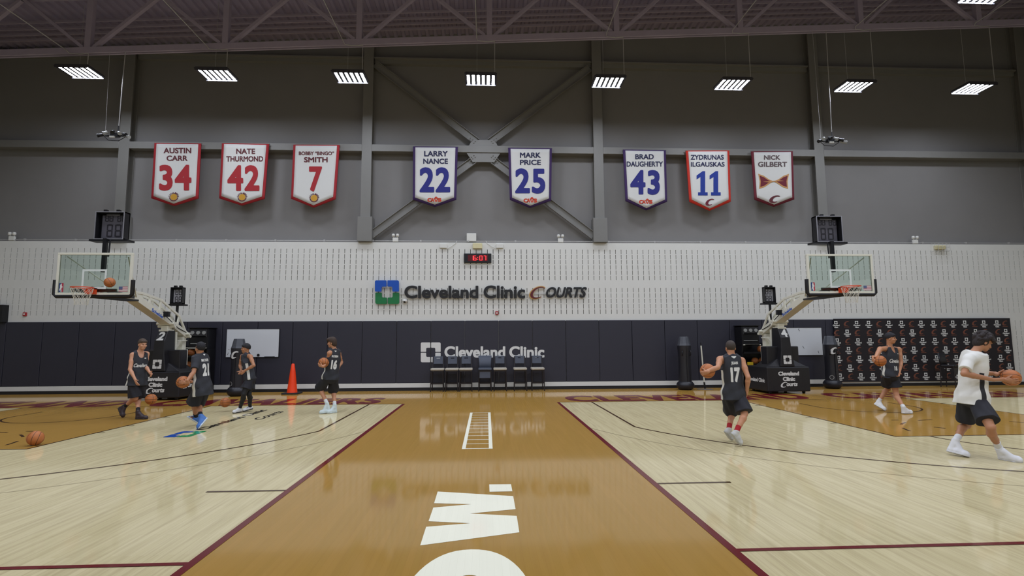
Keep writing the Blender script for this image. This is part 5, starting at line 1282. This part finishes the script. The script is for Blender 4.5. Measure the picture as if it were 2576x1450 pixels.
        lc.build('laces', mat('laces_grey', '#a9aaac', .7) if shoe > '#8' else mat('laces_dark', '#4a4448', .7), shoe_o)
        S = Field(np.minimum(he, to)-.1, np.maximum(he, to)+.1, .005)
        S.chain([he+ax*.04+upf*.02, he+ax*L_*.4+upf*.02, he+ax*L_*.72+upf*.02, to-ax*.042+upf*.022], [.043*s, .042*s, .049*s, .040*s], .02); S.half(he+upf*.028, upf); S.half(he+upf*.001, -upf); S.build('sole', som, shoe_o)
    # printed numbers and words, laid on the cloth
    bv = BVHTree.FromPolygons([tuple(v) for v in T.V], [tuple(q_) for q_ in T.Q])
    for pname, body_, sd_, x0, v0, wd, ht, kw in prints:
        dirn = -fwd if sd_ == 'back' else fwd; sx = side if sd_ == 'back' else -side
        m_ = MB(); lettering(m_, body_, lambda u, v: (u, v, 0), **kw); bm = bmesh.new(); vv = [bm.verts.new(p) for p in m_.v]
        for f in m_.f:
            try: bm.faces.new([vv[i] for i in f])
            except ValueError: pass
        for _ in range(4):
            ed = [e for e in bm.edges if ((e.verts[0].co.x-e.verts[1].co.x)*wd)**2+((e.verts[0].co.y-e.verts[1].co.y)*ht)**2 > .03**2]
            if not ed: break
            bmesh.ops.subdivide_edges(bm, edges=ed, cuts=1); bmesh.ops.triangulate(bm, faces=bm.faces)
        for v in bm.verts:
            p = tor(0, 0, v0)+sx*((v.co.x-.5)*wd+x0)*s+up*(v.co.y-.5)*ht*s+dirn*.4; hit = bv.ray_cast(Vector(p), Vector(-dirn))[0]
            v.co = (hit if hit is not None else Vector(p-dirn*.26))+Vector(dirn)*.004-Vector(base)
        me = bpy.data.meshes.new(pname); bm.to_mesh(me); bm.free(); me.materials.append(jprint); o = bpy.data.objects.new(pname, me); C.objects.link(o); o.parent = jer
    return t
def foot(J, sd, heel, toe, an, zt=.0, zh=.0, Yt=None, L=.275):
    """shoe from its toe (on the floor, or at depth Yt) towards the heel's sight line"""
    T = at(*toe, Z=max(zt, .004)) if Yt is None else at(*toe, Y=Yt)
    d = ray(*heel); best = None
    for yy in np.linspace(T[1]-.34, T[1]+.34, 137):
        q = CAM+(yy-CAM[1])/d[1]*d; e = (np.linalg.norm(q-T)-L)**2+(.6*(q[2]-zh))**2
        if best is None or e < best[0]: best = (e, q)
    Hh = best[1]; Hh[2] = max(Hh[2], .0); T[2] = max(T[2], 0.0)
    J['to'+sd] = T; J['he'+sd] = Hh; J['an'+sd] = at(*an, Y=Hh[1]*.75+T[1]*.25)
def body_points(Y, pel, neck, head, shR, shL, elR, elL, wrR, wrL, knR, knL, dn=0.0, dh=0.0):
    """photo points (x, y[, depth offset]) turned into hall points round depth Y"""
    g = lambda p: at(p[0], p[1], Y=Y+(p[2] if len(p) > 2 else 0))
    return dict(pelvis=g(pel), neck=g((*neck, dn)), head=g((*head, dh)), shR=g(shR), shL=g(shL), elR=elR, elL=elL, wrR=g(wrR), wrL=g(wrL), knR=knR, knL=knL)
A = np.array
# player with dark shoes at the left stand
J = body_points(-2.3, (345, 955), (352, 886), (358.5, 867), (334, 893.5, -.11), (369, 891, .1), (327, 930), (366, 922), (340, 955, -.28), (377, 938, -.05), (341, 1002), (349, 1001), dh=-.03)
foot(J, 'L', (341, 1055), (372, 1055), (347, 1035)); foot(J, 'R', (298, 1027), (308, 1052), (316, 1021), zh=.2)
person('person in black tank jersey and dark shoes walking right in front of the left stand', J, skins['fair'], 1.78, (.8, -.6), (.85, -.5), hair='#4a3a2e', hairlen=1.1, hair_kind='bowl', shoe='#33262a', sole='#2b2528',
       hands=dict(R=dict(to=at(344, 975, Y=-2.6), curl=.25), L=dict(to=at(384, 944, Y=-2.4), curl=.4)), bare_hem=-.22,
       prints=[('chest_mark', '=', 'front', .075, .78, .04, .022, dict(off=.08)), ('team_lettering', 'Cavaliers', 'front', .0, .52, .26, .085, dict(off=.03, shear=.4))])
# player with the blue shoes seen from behind
J = body_points(-3.75, (508, 972), (503, 892), (503.5, 877), (517, 905, .2), (494, 908, -.12), (495, 936), (487, 937), (470, 962, -.25), (473, 959, -.5), (497, 1018), (486, 1017), dh=-.02)
foot(J, 'R', (523, 1053), (500, 1081), (505, 1046), zh=.2, L=.29); foot(J, 'L', (496, 1066), (469, 1050), (493, 1047), Yt=-3.55, zt=.1, zh=.02)
Cb = at(460.5, 962, Y=-4.1); J['palmL'] = Cb+A([.085, -.09, -.0]); J['palmR'] = Cb+A([.03, .12, .0]); J['wrL'] = at(471, 958, Y=-4.2)
person('person in black t-shirt seen from behind carrying a ball, blue shoes, at the left stand', J, skins['tan'], 1.76, (-.94, .34), (-.9, .45), tank=False, hair='#17151a', hairlen=1.3, hair_kind='short', shoe='#3f6fb5', sole='#c9d2d8',
       hands=dict(L=dict(ball=Cb, dir=A([-.9, -.1, .1])), R=dict(ball=Cb, dir=A([-.8, -.3, 0]))), bare_hem=-.3,
       prints=[('number', '21', 'back', .0, .5, .15, .25, dict(off=.06)), ('name_lettering', 'BECKER', 'back', 0, .8, .17, .055, dict(off=.05)), ('neck_mark', 'v', 'back', 0, .97, .05, .03, dict(off=.1))])
basketball(Cb, 'orange basketball carried by the player in blue shoes')
# small player in black tights
J = body_points(-1.45, (629, 955), (618, 891), (618.5, 877.5), (610, 897, .2), (630, 898, -.12), (604, 920), (638.5, 920), (607, 932, .02), (616, 933, -.25), (626, 992), (613, 992), dh=-.02)
foot(J, 'L', (607, 1037), (585, 1041), (604, 1026)); foot(J, 'R', (636, 1030), (610, 1037), (629, 1023))
person('person in black tank jersey and black tights with white shoes, facing left by the whiteboard', J, skins['tan'], 1.68, (-.97, -.25), (-.95, -.3), hair='#141216', hairlen=1.5, hair_kind='bowl', shoe='#dedede', sole='#25262a', leggings=True,
       hands=dict(L=dict(to=at(607, 943, Y=-1.75), curl=.45), R=dict(to=at(600, 940, Y=-1.4), curl=.45)), bare_hem=-.02, shorts_len=.62,
       prints=[('chest_mark', '=', 'front', .075, .78, .04, .022, dict(off=.08)), ('team_lettering', 'Cavaliers', 'front', .0, .52, .24, .08, dict(off=.03, shear=.4))])
# player numbered 16
J = body_points(-1.7, (832, 950), (841, 880), (835, 862.5), (852, 890, .17), (829, 889, -.14), (859, 912), (826, 911), (854, 921, .1), (816, 917, -.33), (838, 984), (804, 978), dh=-.02)
foot(J, 'L', (832, 1038), (803, 1042), (822, 1014)); foot(J, 'R', (847, 1040), (822, 1041), (842, 1019))
Cb = at(814, 913, Y=-1.98); J['palmL'] = Cb+A([-.02, -.10, -.06]); J['wrL'] = at(818, 918, Y=-2.05)
person('person in black tank jersey numbered 16 holding a ball, left of the bar chairs', J, skins['warm'], 1.8, (-.55, .85), (-.98, .1), hair='#3c2c22', hairlen=1.5, hair_kind='shaggy', shoe='#cfdcdc', sole='#c5d2d4', sock='#d8d8d6',
       hands=dict(L=dict(ball=Cb, dir=A([-.9, .1, .1])), R=dict(to=at(853, 932, Y=-1.5), curl=.4)), bare_hem=-.08,
       prints=[('number', '16', 'back', .0, .47, .14, .22, dict(off=.06)), ('name_lettering', 'ROSEN', 'back', 0, .77, .15, .055, dict(off=.05)), ('neck_mark', 'v', 'back', 0, .95, .05, .03, dict(off=.1))])
basketball(Cb, 'orange basketball held by the player numbered 16')
# player numbered 17 dribbling
J = body_points(-6.15, (1845, 990), (1839, 895), (1837.5, 876), (1866, 908, -.03), (1811, 905, .03), (1882, 950), (1806, 925), (1879, 983, -.1), (1772, 936, -.3), (1840, 1037), (1873, 1040), dh=.02)
J['knL'], J['knR'] = (1840, 1037), (1873, 1041)
foot(J, 'L', (1823, 1087), (1840, 1110), (1834, 1079), zh=.15); foot(J, 'R', (1839, 1091), (1862, 1123), (1853, 1085), zh=.2)
Cb = at(1780, 933.7, Y=-6.3); J['palmL'] = Cb+A([-.08, -.1, -.02]); J['wrL'] = at(1774, 936, Y=-6.45)
person('person in black tank jersey numbered 17 seen from behind dribbling a ball', J, skins['warm'], 1.74, (.05, 1), (.12, 1), hair='#3b312a', hairlen=.5, hair_kind='crop', shoe='#c9c9c6', sole='#bcbcb8', sock='#a3141c', socklen=.1,
       hands=dict(L=dict(ball=Cb, dir=A([-.75, .35, -.3])), R=dict(to=at(1876, 1000, Y=-6.2), curl=.35, n=A([-1, .2, 0]))), bare_hem=-.16,
       prints=[('number', '17', 'back', -.0, .5, .155, .245, dict(off=.06)), ('name_lettering', 'JUAN', 'back', 0, .8, .11, .06, dict(off=.05)), ('neck_mark', 'v', 'back', 0, .96, .08, .035, dict(off=.12))])
basketball(Cb, 'orange basketball dribbled by the player numbered 17')
# player in front of the backdrop
J = body_points(-2.75, (2240, 945), (2239, 874), (2240, 852), (2214, 879, -.08), (2261, 880, .06), (2203, 899), (2267, 912), (2208, 905, -.35), (2262, 938, -.1), (2234, 978), (2254, 990), dh=-.04)
foot(J, 'R', (2198, 1018), (2227, 1035), (2212, 1008), zh=.1); foot(J, 'L', (2270, 1041), (2295, 1041), (2272, 1024))
Cb = at(2214, 908.6, Y=-3.5); J['palmR'] = Cb+A([-.09, .07, .05]); J['wrR'] = at(2207, 903, Y=-3.32)
person('person in black tank jersey walking with a ball in front of the logo backdrop', J, skins['warm'], 1.84, (.2, -.97), (.75, -.65), hair='#17141a', hairlen=1.5, hair_kind='bowl', shoe='#e2e2e0', sole='#dcdcda', sock='#d8d8d6', socklen=.05,
       hands=dict(R=dict(ball=Cb, dir=A([.3, -.5, -.4])), L=dict(to=at(2258, 950, Y=-2.9), curl=.45)), bare_hem=-.05, shorts_len=.62,
       prints=[('chest_mark', '=', 'front', .075, .78, .04, .022, dict(off=.08)), ('team_lettering', 'Cavaliers', 'front', .0, .52, .26, .085, dict(off=.03, shear=.4)), ('number', '18', 'front', .0, .26, .09, .1, dict(off=.05))])
basketball(Cb, 'orange basketball dribbled by the player in front of the backdrop')
# person in white near the right edge
J = body_points(-7.45, (2446, 1000), (2451, 888), (2474, 862), (2437, 905, -.17), (2456, 905, .17), (2424, 941), (2458, 940), (2494, 955, -.22), (2502, 937, .2), (2492, 1076), (2431, 1069), dh=-.02)
foot(J, 'R', (2512, 1154), (2575, 1165), (2511, 1124)); foot(J, 'L', (2381, 1137), (2440, 1152), (2405, 1107), zh=.05)
Cb = at(2543, 951, Y=-7.5); J['palmR'] = Cb+A([-.11, -.07, -.03]); J['palmL'] = Cb+A([-.06, .1, .05]); J['elR'] = at(2425, 941, Y=-7.73); J['wrR'] = at(2499, 956, Y=-7.66); J['wrL'] = at(2505, 940, Y=-7.35)
person('person in white t-shirt and black shorts walking right with a ball near the right edge', J, skins['tan'], 1.8, (1, -.05), (.97, -.2), tank=False, loose=1.3, slim=.86, shirt=teew, panel=mat('black_side_stripe', '#26262a', .75), hair='#241a18', hairlen=1.6, hair_kind='curly', shoe='#e0e0e2', sole='#d8d8da', sock='#dcdcdc', socklen=.1, h=.0065, tilt=.35,
       hands=dict(R=dict(ball=Cb, dir=A([.9, -.1, 0])), L=dict(ball=Cb, dir=A([.8, .2, .2]))), bare_hem=-.17, shorts_len=.78)
basketball(Cb, 'orange basketball held by the person in the white shirt')
